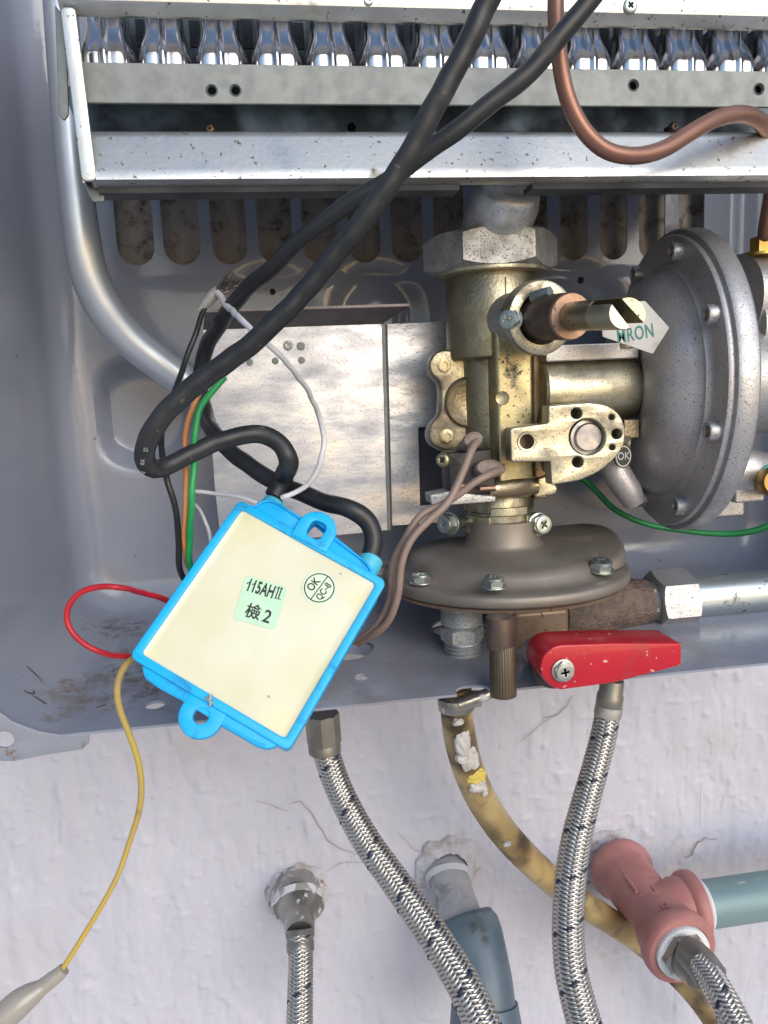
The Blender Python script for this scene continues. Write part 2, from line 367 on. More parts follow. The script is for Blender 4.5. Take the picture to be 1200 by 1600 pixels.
slots_px = [(180, 237), (253, 310), (329, 384), (402, 456), (472, 526), (543, 594), (611, 661), (678, 727), (745, 795), (811, 858), (875, 921), (938, 983), (999, 1043), (1061, 1104)]
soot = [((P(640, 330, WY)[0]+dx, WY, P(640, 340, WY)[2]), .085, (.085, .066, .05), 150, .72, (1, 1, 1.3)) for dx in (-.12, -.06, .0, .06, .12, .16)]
slot_shade = [((P(640, 330, WY)[0]+dx, WY, P(640, 340, WY)[2]), .10, (.34, .305, .265), 60, -.5, (1, 1, 1.3), .9) for dx in (-.12, -.05, .02, .09, .16)]  # shade on the wall behind the slots, painted as an even darker tone
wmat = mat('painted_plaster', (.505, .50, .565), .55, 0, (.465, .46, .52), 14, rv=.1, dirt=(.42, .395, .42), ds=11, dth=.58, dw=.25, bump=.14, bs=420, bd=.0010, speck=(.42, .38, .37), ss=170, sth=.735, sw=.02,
           spots=slot_shade+soot+[(rel(467, 1395), .018, (.30, .27, .24), 260, .52), (rel(705, 1345), .018, (.42, .36, .32), 260, .56), (rel(950, 1330), .016, (.30, .22, .19), 260, .56),
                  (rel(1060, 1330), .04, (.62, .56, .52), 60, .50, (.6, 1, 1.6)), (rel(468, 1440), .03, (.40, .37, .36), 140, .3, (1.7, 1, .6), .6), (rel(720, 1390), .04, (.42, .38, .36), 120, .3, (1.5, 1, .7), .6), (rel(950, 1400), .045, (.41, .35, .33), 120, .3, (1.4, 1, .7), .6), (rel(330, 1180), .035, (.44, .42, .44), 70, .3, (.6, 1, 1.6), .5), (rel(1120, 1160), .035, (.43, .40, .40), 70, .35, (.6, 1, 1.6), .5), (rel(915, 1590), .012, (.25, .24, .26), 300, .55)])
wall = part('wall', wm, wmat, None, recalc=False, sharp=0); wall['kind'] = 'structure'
gm = MB(); gm.add([(-4, -6, -1.1), (4, -6, -1.1), (4, WY, -1.1), (-4, WY, -1.1)], [(0, 1, 2, 3)])
ground = part('ground', gm, mat('concrete_floor', (.52, .51, .50), .8, 0, (.45, .44, .43), 4), None); ground['kind'] = 'structure'
# hair cracks in the paint: shallow raised lips of the split film, pieces of the wall
def crack(L, w=1.6):
    L = [((L[i][0]*(1-f)+L[i+1][0]*f)+rng.normal(0, 1.5), (L[i][1]*(1-f)+L[i+1][1]*f)+rng.normal(0, 1.5)) for i in range(len(L)-1) for f in (0, .33, .66)]+[L[-1]]
    mb = tube([P(u, v, WY-.0016) for u, v in L], [w*.33*S(u, v, WY)*(.4+.6*sin(pi*(i+.5)/len(L))) for i, (u, v) in enumerate(L)], 6, .0008)
    o = part('crack', mb, m_crack, wall); return o
m_crack = mat('split_paint_line', (.28, .25, .27), .8)
crack([(895, 1085), (885, 1105), (868, 1118), (850, 1122)], 2)
crack([(868, 1118), (812, 1160)], 1.2)
crack([(455, 1258), (470, 1252), (488, 1272), (503, 1300), (520, 1320), (545, 1332), (565, 1336)], 2)
crack([(400, 1250), (430, 1262), (452, 1268)], 1.2)
crack([(1070, 1338), (1082, 1336), (1088, 1320), (1100, 1310), (1122, 1311)], 3)
crack([(1096, 1225), (1094, 1260), (1095, 1290)], 1.2)
crack([(620, 1300), (640, 1322), (665, 1335), (690, 1348)], 1.2)
crack([(510, 1360), (545, 1348), (580, 1345)], 1.2)

# ================================================================== back panel of the heater
DEP = .118
XL, XR = P(88, 620, 0)[0], P(1208, 620, 0)[0]
ZB = P(600, 940, 0)[2]; ZT = .30
fil = .015; wall_d = .008; dd0 = fil+wall_d
x0, x1, z0 = XL-wall_d, XR+wall_d, ZB-.002      # rim rectangle
def profile(d):
    y = np.where(d < wall_d, -DEP+(DEP-fil)*(d/wall_d), 0.)
    t = np.clip((d-wall_d)/fil, 0, 1); y2 = -fil*(1-np.sqrt(np.clip(1-(1-t)**2, 0, 1)))
    return np.where(d < wall_d, y, y2)
def dens(a, b): return np.concatenate([a+np.arange(-.002, wall_d, .0005), a+np.arange(wall_d, dd0+.001, .0009)])
gx = np.concatenate([dens(x0, 0), np.arange(x0+dd0+.0025, x1-dd0-.002, .0018), (x1-dens(0, 0)[::-1]-0)])
gz = np.concatenate([dens(z0, 0), np.arange(z0+dd0+.0025, .10, .0018), np.arange(.10, ZT, .006)])
X, Z = np.meshgrid(gx, gz)
rc = .030
def sdf(X, Z):
    cx, hx = (x0+x1)/2, (x1-x0)/2
    qx = np.abs(X-cx)-hx+rc; qz = (z0-Z)+rc
    outside = np.hypot(np.maximum(qx, 0), np.maximum(qz, 0)); inside = np.minimum(np.maximum(qx, qz), 0)
    return -(outside+inside-rc)
d = sdf(X, Z)
e = 1e-5
for _ in range(3):                    # pull stray vertices on to the rim
    dn = sdf(X, Z); g0 = (sdf(X+e, Z)-sdf(X-e, Z))/(2*e); g1 = (sdf(X, Z+e)-sdf(X, Z-e))/(2*e)
    k = np.minimum(dn, 0); X = X-g0*k; Z = Z-g1*k
dout = d < -1e-6; d = np.maximum(sdf(X, Z), 0)
Y = profile(d)
def sst(a, b, x): t = np.clip((x-a)/(b-a), 0, 1); return t*t*(3-2*t)
def ell(u, v, r, rz=None):            # distance field of a disc on the back
    q = P(u, v, 0); return np.hypot(X-q[0], (Z-q[2])/((rz or r)/r)) , r
def cap(u, v, hh, r):                 # upright capsule
    q = P(u, v, 0); return np.hypot(X-q[0], np.maximum(np.abs(Z-q[2])-hh, 0)), r
inner = sst(dd0, dd0+.006, d)
for (dist_, r), a, w in ((ell(222, 648, .022), .0075, .005), (cap(592, 545, .016, .020), .0032, .005), (cap(592, 545, .014, .012), -.0024, .004), (cap(425, 540, .014, .019), .003, .005),
                      (cap(905, 520, .008, .022), .003, .006), (cap(1060, 470, .02, .012), .0015, .004)):
    Y = Y+inner*a*(1-sst(r-w, r+w, dist_))
zr = P(600, 432, 0)[2]; Y = Y+inner*.0022*sst(zr-.003, zr+.002, Z)-.0022*inner*0       # the slotted band is set back
q1 = P(1163, 300, 0)[0]; zg = P(1163, 395, 0)[2]
Y = Y-inner*.0022*(np.clip(1-np.abs(np.where(Z > zg, X-q1, np.hypot(X-(q1-.022), Z-zg)-.022))/.0055, 0, 1))*((X > q1-.03) & (Z > zg-.03))
nx, nz = len(gx), len(gz); V = np.stack([X, Y, Z], -1).reshape(-1, 3); idx = np.arange(nx*nz).reshape(nz, nx)
Fq = np.stack([idx[:-1, :-1], idx[:-1, 1:], idx[1:, 1:], idx[1:, :-1]], -1).reshape(-1, 4)
of = dout.reshape(-1); Fq = Fq[~of[Fq].all(1)]
pm = bpy.data.meshes.new('panel'); pm.from_pydata(V.tolist(), [], Fq.tolist())
bm = bmesh.new(); bm.from_mesh(pm); bmesh.ops.remove_doubles(bm, verts=bm.verts, dist=2e-6)
bmesh.ops.delete(bm, geom=[v for v in bm.verts if not v.link_faces], context='VERTS'); bm.to_mesh(pm); bm.free()
tmp = bpy.data.objects.new('panel_tmp', pm); COL.objects.link(tmp)
so_ = tmp.modifiers.new('s', 'SOLIDIFY'); so_.thickness = .0009; so_.offset = 1
cut = MB()
for a, b in slots_px:                 # the vent slots
    uc = (a+b)/2; top = 262; bot = 414-(uc-208)*.012
    q = P(uc, 350, 0); zb_ = P(uc, bot, 0)[2]; zt_ = P(uc, 268, 0)[2]; w = (b-a)*S(uc, 350, 0)
    plate(rrect(q[0], (zb_+zt_)/2, w, zt_-zb_, w/2-.0001, 9), (), .02, 0, MY(0), cut)
for u, v, r in ((426, 455, 5), (368, 440, 5), (910, 437, 5.5)):
    q = P(u, v, 0); plate(circ(q[0], q[2], r*S(u, v, 0), 20), (), .02, 0, MY(0), cut)
zl = ZB-.002
for (u, v, rx, ry) in ((243, 1110, 16*.00021, .0029), (565, 1068, 12*.00021, .0027), (718, 1000, .0115, .0115), (540, 1030, .0115, .0115), (960, 985, .009, .009), (262, 1078, .0055, .003)):
    q = PZ(u, v, zl); plate(circ(q[0], q[1], rx, 28, ry), (), .03, 0, Matrix.Translation((0, 0, zl-.003)), cut)
q = PZ(745, 1085, zl); plate(rrect(q[0]-.001, q[1]-.006, .012, .022, .004), (), .03, 0, Matrix.Translation((0, 0, zl-.003)), cut)   # notch in the front edge
cm = cut.mesh('cut'); bmq = bmesh.new(); bmq.from_mesh(cm); bmesh.ops.recalc_face_normals(bmq, faces=bmq.faces); bmq.to_mesh(cm); bmq.free()
co_ = bpy.data.objects.new('cut_tmp', cm); COL.objects.link(co_)
bo = tmp.modifiers.new('b', 'BOOLEAN'); bo.object = co_; bo.operation = 'DIFFERENCE'; bo.solver = 'EXACT'
bpy.context.view_layer.update(); dg = bpy.context.evaluated_depsgraph_get()
pm2 = bpy.data.meshes.new_from_object(tmp.evaluated_get(dg))
bpy.data.objects.remove(tmp); bpy.data.objects.remove(co_)
PAN_O = np.array(P(600, 940, 0))
vv = np.empty(len(pm2.vertices)*3); pm2.vertices.foreach_get('co', vv); vv = vv.reshape(-1, 3)-PAN_O; pm2.vertices.foreach_set('co', vv.ravel())
def pr(u, v, z=zl): return tuple(PZ(u, v, z)-PAN_O)
dirtc = (.13, .105, .085)
m_pan = mat('grey_enamel', (.265, .288, .355), .17, 0, (.24, .265, .335), 18, rv=.07, bump=.10, bs=330, bd=.0009, dirt=(.26, .25, .27), ds=22, dth=.62, dw=.18, speck=(.12, .10, .09), ss=240, sth=.735, sw=.02,
    spots=[(pr(245, 1065), .034, dirtc, 170, .25, (1, .8, 1)), (pr(185, 1010), .022, (.10, .08, .065), 200, .3), (pr(270, 1030), .02, (.08, .06, .045), 240, .3),
           (pr(115, 1100), .020, (.20, .165, .14), 150, .30, (1, .6, 1)), (pr(70, 1075), .012, (.10, .08, .07), 220, .66), (pr(380, 1085), .03, (.22, .18, .15), 150, .62),
           (pr(800, 960), .05, (.12, .10, .09), 120, .6), (pr(700, 1050), .075, (.20, .175, .165), 60, .15, (1, 1, 1), .55), (pr(450, 1080), .05, (.20, .175, .165), 70, .2, (1, 1, 1), .5), (pr(1000, 1000), .06, (.20, .18, .17), 60, .2, (1, 1, 1), .5), (pr(1010, 1010), .03, (.20, .17, .15), 120, .72)])
m_edge = mat('chipped_rim', (.23, .21, .22), .4, 0, (.15, .12, .10), 90, speck=(.10, .06, .04), ss=260, sth=.62, bump=.1, bs=400, spots=())
from mathutils.bvhtree import BVHTree
PAN_BVH = BVHTree.FromPolygons([Vector(v+PAN_O) for v in vv], [tuple(p.vertices) for p in pm2.polygons])
def on_panel(u, v, lift=.0001):       # the panel's surface where a ray from the lens meets it
    d = fw+cr*(u-600)/FPX+cu*(800-v)/FPX; d = d/np.linalg.norm(d)
    hit = PAN_BVH.ray_cast(Vector(CAM), Vector(d))[0]
    return np.array(hit)-d*lift if hit is not None else PZ(u, v, zl)
panel = thing('heater_back_panel', 'grey enamelled sheet metal back of a water heater with a row of vent slots', 'back panel', PAN_O)
part('panel', pm2, m_pan, panel, recalc=False, sharp=35)
# rim flange at the lower corner, with a screw hole
L = [(-160, 1000), (-40, 1085), (20, 1128), (60, 1143), (100, 1149), (141, 1147), (139, 1152), (138, 1162), (128, 1171), (70, 1180), (20, 1190), (-30, 1188), (-90, 1160), (-160, 1100)]
part('flange', sheet(L, -DEP-.0002, .001, [circ(6, 1156, 16, 22, 13)], .0002), mat('rusty_flange', (.245, .265, .315), .3, 0, (.225, .24, .285), 60, bump=.1, bs=400, spots=[(tuple(P(8, 1160, -DEP)-PAN_O), .007, (.20, .10, .05), 500, .5), (tuple(P(20, 1182, -DEP)-PAN_O), .006, (.15, .08, .05), 500, .6), (tuple(P(132, 1165, -DEP)-PAN_O), .004, (.12, .08, .06), 500, .6)]), panel)
for u, v, r in ((718, 1000, .0125), (540, 1030, .0125)):       # raised collars of the pipe holes
    q = PZ(u, v, zl); part('hole_collar', lathe([(r-.0012, -.002), (r-.0010, .0030), (r+.0002, .0034), (r+.0022, .0026), (r+.0045, .0006), (r+.0065, -.0004)], 48, Matrix.Translation((q[0], q[1], zl)), cap=False), m_pan, panel)

# ================================================================== burner assembly
def hx(L, X0, X1, mb=None):           # section (y, z) swept along X, closed
    mb = mb or MB(); n = len(L); vs = [(X0, y, z) for y, z in L]+[(X1, y, z) for y, z in L]
    fs = [(i, (i+1) % n, n+(i+1) % n, n+i) for i in range(n)]+[tuple(range(n))[::-1], tuple(range(n, 2*n))]
    return mb.add(vs, fs)
def strip(L, t):                      # open section -> closed section of thickness t
    A = np.array(L, float); tg = np.gradient(A, axis=0); nn = np.stack([-tg[:, 1], tg[:, 0]], 1); nn /= np.linalg.norm(nn, axis=1)[:, None]
    B = A+nn*t; return [tuple(p) for p in A]+[tuple(p) for p in B[::-1]]
XB1 = P(1200, 60, -.11)[0]+.045
burner = thing('burner_unit', 'galvanised steel burner unit with a row of shiny stainless burners', 'burner', P(640, 285, -.06))
yf = -.112
zt = P(640, 22, -.117)[2]
XA = P(92, 15, -.117)[0]
part('top_rail', hx(strip([(-.1135, zt+.0002), (-.1145, zt), (-.1155, zt+.0006), (-.117, zt+.002), (-.1172, zt+.003), (-.1172, zt+.05)], .0012), XA, XB1), m_zinc, burner, sharp=20)
zt2, zb2 = P(640, 103.5, yf)[2], P(640, 164, yf)[2]
xa = P(127, 130, yf)[0]
mb = MB()
outer = [(xa, zt2), (xa, zb2+.0012), (xa+.0014, zb2), (XB1, zb2), (XB1, zt2)]
hl = [(331, 141), (368, 141), (990, 133), (1186, 139)]
plate(outer, [circ(*xz(u, v, yf), 6.6*S(u, v, yf), 20) for u, v in hl], .0012, .0003, MY(yf+.0006), mb)
part('front_strip', mb, m_zinc_dull, burner, sharp=12)
for u, v in hl:                       # turned rims of the strip's holes
    q = P(u, v, yf); part('hole_rim', lathe([(6.8*S(u, v, yf), .0), (8*S(u, v, yf), .0005), (9.5*S(u, v, yf), .0)], 24, frame(q, (0, -1, 0)), cap=False), m_zinc_dull, burner)
# dark manifold behind the gap, with jet holes
ym = -.082; mb = MB(); zmt, zmb = P(640, 140, ym)[2], P(640, 262, ym)[2]
jets = [circ(*xz(u, 216, ym), 14*S(u, 216, ym), 20, 9*S(u, 216, ym)) for u in range(190, 1340, 84)]
jets += [circ(*xz(u, v, ym), 7*S(u, v, ym), 14) for u, v in ((330, 210), (549, 200), (1042, 206))]
plate([(xa-.012, zmt), (xa-.004, zmb), (XB1, zmb), (XB1, zmt)], jets, .001, 0, MY(ym), mb)
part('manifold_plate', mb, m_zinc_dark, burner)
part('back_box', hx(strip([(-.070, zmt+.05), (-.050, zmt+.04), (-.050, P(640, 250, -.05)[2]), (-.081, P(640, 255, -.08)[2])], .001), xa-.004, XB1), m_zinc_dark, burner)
# jet nozzles behind the holes
noz = lathe([(.0022, 0), (.0022, .004), (.0012, .006), (.0004, .0062), (.0004, .004)], 16).mesh('nozzle'); finish(noz, m_tan, 38)
for u in range(190, 1340, 84): inst('nozzle', noz, burner, frame(P(u, 216, -.062), (0, -1, 0)))
for u, v in ((330, 210), (1042, 206)): inst('nozzle', noz, burner, frame(P(u, v, ym+.004), (0, -1, 0)))
# bright lower tray
zA, zB, zC = P(640, 219, -.107)[2], P(640, 268, -.1165)[2], P(640, 276, -.1165)[2]
xt = P(141, 260, -.116)[0]
sec = [(-.083, zA+.0005), (-.1105, zA+.0003), (-.1120, zA-.0004), (-.1128, zA-.0016), (-.1154, zB+.001), (-.1160, zB), (-.1163, zB-.0016), (-.1155, zC), (-.1135, zC-.0006), (-.1125, zC-.0005)]
part('lower_tray', hx(strip(sec, -.0010), xt, XB1), m_zinc, burner)
m_under = mat('underside_shade', (.11, .11, .11), .55, .5, (.07, .07, .07), 60)  # shade under the tray is put into this dark steel colour
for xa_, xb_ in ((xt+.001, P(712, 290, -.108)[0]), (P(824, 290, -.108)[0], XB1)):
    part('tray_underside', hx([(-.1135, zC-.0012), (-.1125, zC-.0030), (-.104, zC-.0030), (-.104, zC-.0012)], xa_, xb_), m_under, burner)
# end plate: folded strip leaning down the left end
a, b_ = P(106, 12, -.1175), P(140, 284, -.1175)
dv = (b_-a)/np.linalg.norm(b_-a); nrm = np.cross(dv, [0, 1, 0]); w = 11.5*.000182
mb = MB(); ol = [a-nrm*w, b_-nrm*w, b_+nrm*w, a+nrm*w]
plate(roundpoly([(p[0], p[2]) for p in ol], .0016), (), .0012, .0004, MY(-.1175), mb)
part('end_flange', mb, m_zinc, burner)
mb = MB(); mb.add([tuple(a-nrm*w*s+np.array([0, dy, 0])) for s in (1.0, .7) for dy in (.001, .018)]+[tuple(b_-nrm*w*s+np.array([0, dy, 0])) for s in (1.0, .7) for dy in (.001, .018)],
  [(0, 1, 3, 2), (4, 6, 7, 5), (0, 4, 5, 1), (2, 3, 7, 6), (0, 2, 6, 4), (1, 5, 7, 3)])
part('end_plate', mb, m_zinc, burner)
mb = MB(); plate(roundpoly(px([(86, 8), (92, 180), (100, 190), (108, 180), (104, 30)], -.112), .0008), (), .0010, .0003, MY(-.112), mb); part('end_tab', mb, m_zinc_dull, burner)
mb = MB(); plate(roundpoly(px([(128, 284), (145, 316), (163, 316), (165, 286)], -.11), .0006), (), .0012, .0003, MY(-.11), mb); part('end_tab', mb, m_zinc_dull, burner)
for u, v in ((983, 11), (575, 2)): screw('screw', burner, P(u, v, -.1178), (0, -1, .1), (12 if u > 900 else 8)*S(u, v, -.118), 'pan', m_screw, .7, 1.1)
# burners: pressed twin-lobed shells with a seam down the front
zb0, zb1 = P(640, 112, -.105)[2], P(640, -25, -.105)[2]
def burner_mesh(wb, hgt):
    mb = MB(); nz, na = 22, 33; vs = []
    for i in range(nz):
        t = i/(nz-1); z = t*hgt
        s = sst(.12, .60, t); w = wb*(1-.30*s); dp = .0125*(1-.40*s)
        fl = .0011*s                # flutes towards the neck
        for j in range(na):
            x = -1+2*j/(na-1); ax = abs(x)
            lobe = sqrt(max(0, 1-abs((ax-.37)/.66)**3.0)); y = -dp*lobe-.0022*exp(-(x/.10)**2)
            vs.append((x*w, y, z))
    fs = [(i*na+j, i*na+j+1, (i+1)*na+j+1, (i+1)*na+j) for i in range(nz-1) for j in range(na-1)]
    mb.add(vs, fs)
    hexr = .0006; box((0, -.0075, hgt*.36), (.0008, .009, hgt*.82), None, mb)       # welded seam
    for sx in (-.0022, .0022): box((sx, -.0105, .0018), (.0012, .0010, .0030), None, mb)
    # return wall to the rear
    vs2 = []; 
    for sgn in (-1, 1):
        for i in range(nz):
            t = i/(nz-1); s = sst(.12, .60, t); w = wb*(1-.30*s)
            vs2 += [(sgn*w, 0, t*hgt), (sgn*w*.9, .03, t*hgt)]
    f2 = []
    for k in (0, nz*2):
        f2 += [(k+2*i, k+2*i+1, k+2*i+3, k+2*i+2) for i in range(nz-1)]
    mb.add(vs2, f2); return mb.mesh('burner')
seams = [164, 258, 350, 441, 530, 614, 698, 779, 858, 934, 1011, 1086, 1158, 1228]
xsn = [P(u, 100, -.107)[0] for u in seams]; pitch = (xsn[-1]-xsn[0])/(len(xsn)-1)
bme = burner_mesh(pitch*.49, zb1-zb0); finish(bme, m_chrome, 50)
for i, x in enumerate(xsn): inst('burner_tube', bme, burner, Matrix.Translation((xsn[0]+pitch*i, -.0945, zb0)))
# small bright bolts between pairs of burners at the back
for i in range(0, 13): 
    q = (xsn[0]+pitch*(i+.5), -.083, P(640, 60, -.083)[2]); inst('spacer_tab', bpy.data.meshes.get('spacer_tab') or (lambda me: (finish(me, m_zinc_dull, 30), me)[1])(box((0, 0, 0), (.0035, .001, .008)).mesh('spacer_tab')), burner, Matrix.Translation(q))
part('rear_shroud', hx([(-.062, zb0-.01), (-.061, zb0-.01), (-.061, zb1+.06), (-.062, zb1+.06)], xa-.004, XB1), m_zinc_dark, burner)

# ================================================================== silver pipe on the left
pipe = solo('silver_water_pipe', T([(92, -40, -.050), (98, 60, -.050), (106, 160, -.049), (118, 290, -.048), (128, 370, -.047), (140, 430, -.045), (163, 480, -.042), (200, 527, -.038), (250, 568, -.034), (310, 611, -.030), (365, 650, -.028), (430, 695, -.026)],
     [52, 52, 53, 54, 56, 58, 59, 57, 54, 50, 48, 46], seg=28), m_silver, 'silver pipe bending down the left side and passing behind the bracket sheet', 'pipe', P(118, 290, -.05))

# ================================================================== bracket sheet
yb = -.040
brk = thing('bracket_sheet', 'speckled galvanised bracket sheet with a folded top lip behind the igniter box', 'bracket', P(470, 830, yb))
mb = MB()
hol = [(450, 540, 7)]
sheet([(317, 516), (335, 507), (590, 503), (597, 508), (606, 829), (480, 842), (345, 852), (335, 760)], yb, .0012, [circ(u, v, r, 18) for u, v, r in hol], .0003, mb)
part('front_sheet', mb, m_bracket, brk, sharp=12)
for u, v, r in ((390, 566, 5.5), (430, 564, 5.5), (470, 541, 6.5), (471, 563, 5.5)):
    part('rivet', lathe([(r*S(u, v, yb), 0), (r*S(u, v, yb)*.9, .0003), (0, .0004)], 18, frame(P(u, v, yb), (0, -1, 0))), m_zinc_dull, brk)
part('screw', lathe([(.0020, -.002), (.0020, .0002), (.0011, .0005), (.0011, -.0004), (0, -.0005)], 20, frame(P(450, 540, yb), (0, -1, 0))), m_nut, brk)
# lip folded forward at the top
A = [P(318, 518, yb), P(597, 505, yb)]; yl = yb-.013
z_l = A[0][2]+.0006
q0, q1_ = P(320, 488, yl), P(640, 485, yl)
mb = MB(); t_ = .0010
B = [A[0], A[1], (q1_[0], q1_[1], q0[2]), (q0[0], q0[1], q0[2])]
B = [np.array(p) for p in B]; B[0][2] = B[1][2] = z_l
mb.add([tuple(p) for p in B]+[tuple(p+np.array([0, 0, t_])) for p in B], [(0, 1, 2, 3), (7, 6, 5, 4), (0, 4, 5, 1), (1, 5, 6, 2), (2, 6, 7, 3), (3, 7, 4, 0)])
part('top_lip', mb, mat('shaded_lip', (.22, .20, .20), .5, .7, (.16, .14, .14), 80, rv=.1, bump=.1, bs=700, bd=.0003), brk)  # shade on the lip's underside is painted in as a darker metal
y2 = yb+.006
sheet_ = MB(); sheet([(600, 506), (820, 497), (820, 808), (608, 822)], y2, .0012, [[(654, 668), (700, 665), (700, 786), (657, 790)]], .0002, sheet_)
part('rear_sheet', sheet_, m_bracket, brk, sharp=12)
a1, a2 = P(597, 508, yb), P(606, 829, yb); b1, b2 = P(601, 507, y2), P(609, 822, y2)
mb = MB(); mb.add([tuple(a1), tuple(a2), tuple(b2), tuple(b1)]+[tuple(np.array(q)+np.array([.0012, 0, 0])) for q in (a1, a2, b2, b1)], [(0, 1, 2, 3), (7, 6, 5, 4), (0, 4, 5, 1), (1, 5, 6, 2), (2, 6, 7, 3), (3, 7, 4, 0)])
part('fold', mb, m_zinc_dull, brk)
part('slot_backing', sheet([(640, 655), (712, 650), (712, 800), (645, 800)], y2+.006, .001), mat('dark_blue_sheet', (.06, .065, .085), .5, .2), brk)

# ================================================================== gas valve tower
yv = -.060
TX = P(768, 490, yv)[0]
def zz(v, y=yv, u=770): return float(P(u, v, y)[2])
def kz(v, y=yv, u=770): return S(u, v, y)
def zl_(rows, n=56, y=yv, x=None, mb=None, b=0.):   # turned piece on the tower's axis: rows of (photo v, half width in px)
    x = TX if x is None else x
    return lathe([(hw*kz(v, y), zz(v, y-.97*hw*kz(v, y))) for v, hw in rows], n, Matrix.Translation((x, y, 0)), mb)
valve = thing('gas_valve', 'tall yellow zinc plated gas valve under a large grey hex nut, with knob shaft', 'gas valve', (TX, yv, zz(845)))
ze = zz(352, yv-.02); Re = 54*kz(320, yv-.012)
def elbow():
    pts = [(TX, yv-.001, ze-.008), (TX, yv-.004, ze-.002), (TX, yv-.012, ze+.004), (TX+.0005, yv-.019, ze+.0085), (TX+.001, yv-.0235, ze+.0118), (TX+.0012, yv-.0255, ze+.0136), (TX+.0013, yv-.0262, ze+.0143)]
    return tube(pts, [Re, Re, Re, Re*.98, Re*.86, Re*.62, Re*.12], 48, .0007)
part('outlet_elbow', elbow(), m_dome, valve)
yn = yv-98*kz(380)*.97; nh = zz(350, yn)-zz(411, yn)
part('hex_nut', hexnut(91*kz(380), nh, Matrix.Translation((TX, yv, zz(411, yn)))@Matrix.Rotation(radians(-98), 4, 'Z'), n=144), m_nut, valve, sharp=28)
part('collar_ring', zl_([(420, 84), (418, 87), (412, 88), (409, 87)]), m_gold_pale, valve)
part('upper_barrel', zl_([(560, 66), (556, 70), (550, 71), (500, 71), (432, 70.5), (428, 69), (415, 69)]), m_gold, valve)
part('casting_seam', tube([np.array([P(790, v, -.0775)[0], 0, P(790, v, -.0775)[2]])+np.array([0, yv-sqrt(max(1e-9, (71.2*kz(490))**2-(P(790, 490, -.0775)[0]-TX)**2)), 0]) for v in (432, 450, 470)], .00025, 6, .001), m_gold_pale, valve)
part('lower_barrel', zl_([(700, 50), (560, 51), (540, 51)]), m_gold, valve)
# side flange plate with two eared corners, round dish
yfl = -.063
ol = [(712, 548), (693, 546), (677, 553), (670, 569), (674, 585), (688, 596), (690, 620), (688, 648), (675, 660), (669, 676), (673, 692), (688, 702), (712, 705), (760, 705), (760, 548)]
part('side_flange', sheet(roundpoly(ol, 7, 4) and [tuple(p) for p in roundpoly(ol, 7, 4)], yfl, .0055, (), .0009), m_gold, valve, sharp=30)
part('side_flange_gasket', sheet([(u-3, v+2) for u, v in roundpoly(ol, 7, 4)], yfl+.006, .005, (), .0003), m_castlight, valve, sharp=30)
for u, v in ((694, 571), (698, 682)):
    screw('flange_bolt', valve, P(u, v, yfl-.0004), (0, -1, 0), 11*S(u, v, yfl), 'socket', m_screw_gold, .5, .7)
q = P(733, 628, yfl); part('dish', lathe([(40*kz(628), -.002), (39*kz(628), .0012), (37*kz(628), .0020), (33*kz(628), .0014), (0, .0010)], 40, frame(q, (0, -1, 0))), m_gold, valve)
# flat faced front column
yc = -.082
def colsec(ul, ur, v0, v1, y, dep, bev=.0012):      # rectangular upright bar from photo edges
    a, b = P(ul, (v0+v1)/2, y), P(ur, (v0+v1)/2, y); z1, z0_ = P((ul+ur)/2, v0, y)[2], P((ul+ur)/2, v1, y)[2]
    return box(((a[0]+b[0])/2, y+dep/2, (z0_+z1)/2), (b[0]-a[0], dep, z1-z0_))
m_goldstain = mat('stained_gold_casting', (.45, .40, .24), .42, .9, (.36, .31, .18), 120, speck=(.10, .09, .07), ss=700, sth=.645, sw=.04, rv=.2, bump=.25, bs=1300, bd=.0003, dirt=(.17, .13, .09), ds=80, dth=.6, dw=.16,
    spots=[(tuple(P(800, 585, yc)-np.array((TX, yv, zz(845)))), .0075, (.045, .05, .055), 420, .30, (1.4, 1, .8)), (tuple(P(800, 690, yc)-np.array((TX, yv, zz(845)))), .006, (.06, .06, .055), 420, .4)])
part('front_column', colsec(776, 834, 505, 760, yc, .022), m_goldstain, valve, bevel=.0016)
part('column_side', colsec(834, 856, 540, 780, yc+.012, .012), m_tan, valve, bevel=.001)
q = P(787, 622, yc); part('cast_boss', lathe([(11*kz(620, yc), 0), (10.5*kz(620, yc), .0004), (8*kz(620, yc), .0002), (0, .0001)], 24, frame(q+np.array([-.0005, 0, 0]), (-.2, -1, 0))), m_gold, valve)
# knob shaft housing: axis points out at the viewer (-Y)
ys = -.098
cR = P(843, 497, ys); kS = S(843, 497, ys)
fs_ = frame((cR[0], ys, cR[2]), (.13, -1, -.075))
def ax(rows, n=48, mb=None, cap=True): return lathe(rows, n, fs_, mb, cap=cap)
part('neck', ax([(44*kS, -.040), (44*kS, -.016), (45*kS, -.010), (48*kS, -.004)]), m_castgrey, valve)
part('shaft_ring', ax([(37*kS, -.004), (56*kS, -.0052), (58*kS, -.003), (58*kS, .0004), (56*kS, .0018), (52*kS, .0022), (41*kS, .0022), (39.5*kS, .001), (39*kS, -.0038)], cap=False), m_gold_pale, valve)
part('sleeve', ax([(34*kS, -.004), (34*kS, .0195), (33*kS, .0202)]), m_bronze, valve)
part('ring_bore', ax([(39*kS, -.003), (30*kS, -.0031)], cap=False), m_hole, valve)
part('copper_washer', ax([(19*kS, .0201), (32*kS, .0201), (33.5*kS, .0207), (33.5*kS, .0214), (32*kS, .022), (15*kS, .022)], cap=False), m_copperring, valve)
m_shaft = mat('worn_brass_shaft', (.33, .285, .19), .40, .9, (.23, .19, .125), 90, speck=(.14, .11, .08), ss=900, sth=.6, rv=.15, bump=.1, bs=900, bd=.0002)
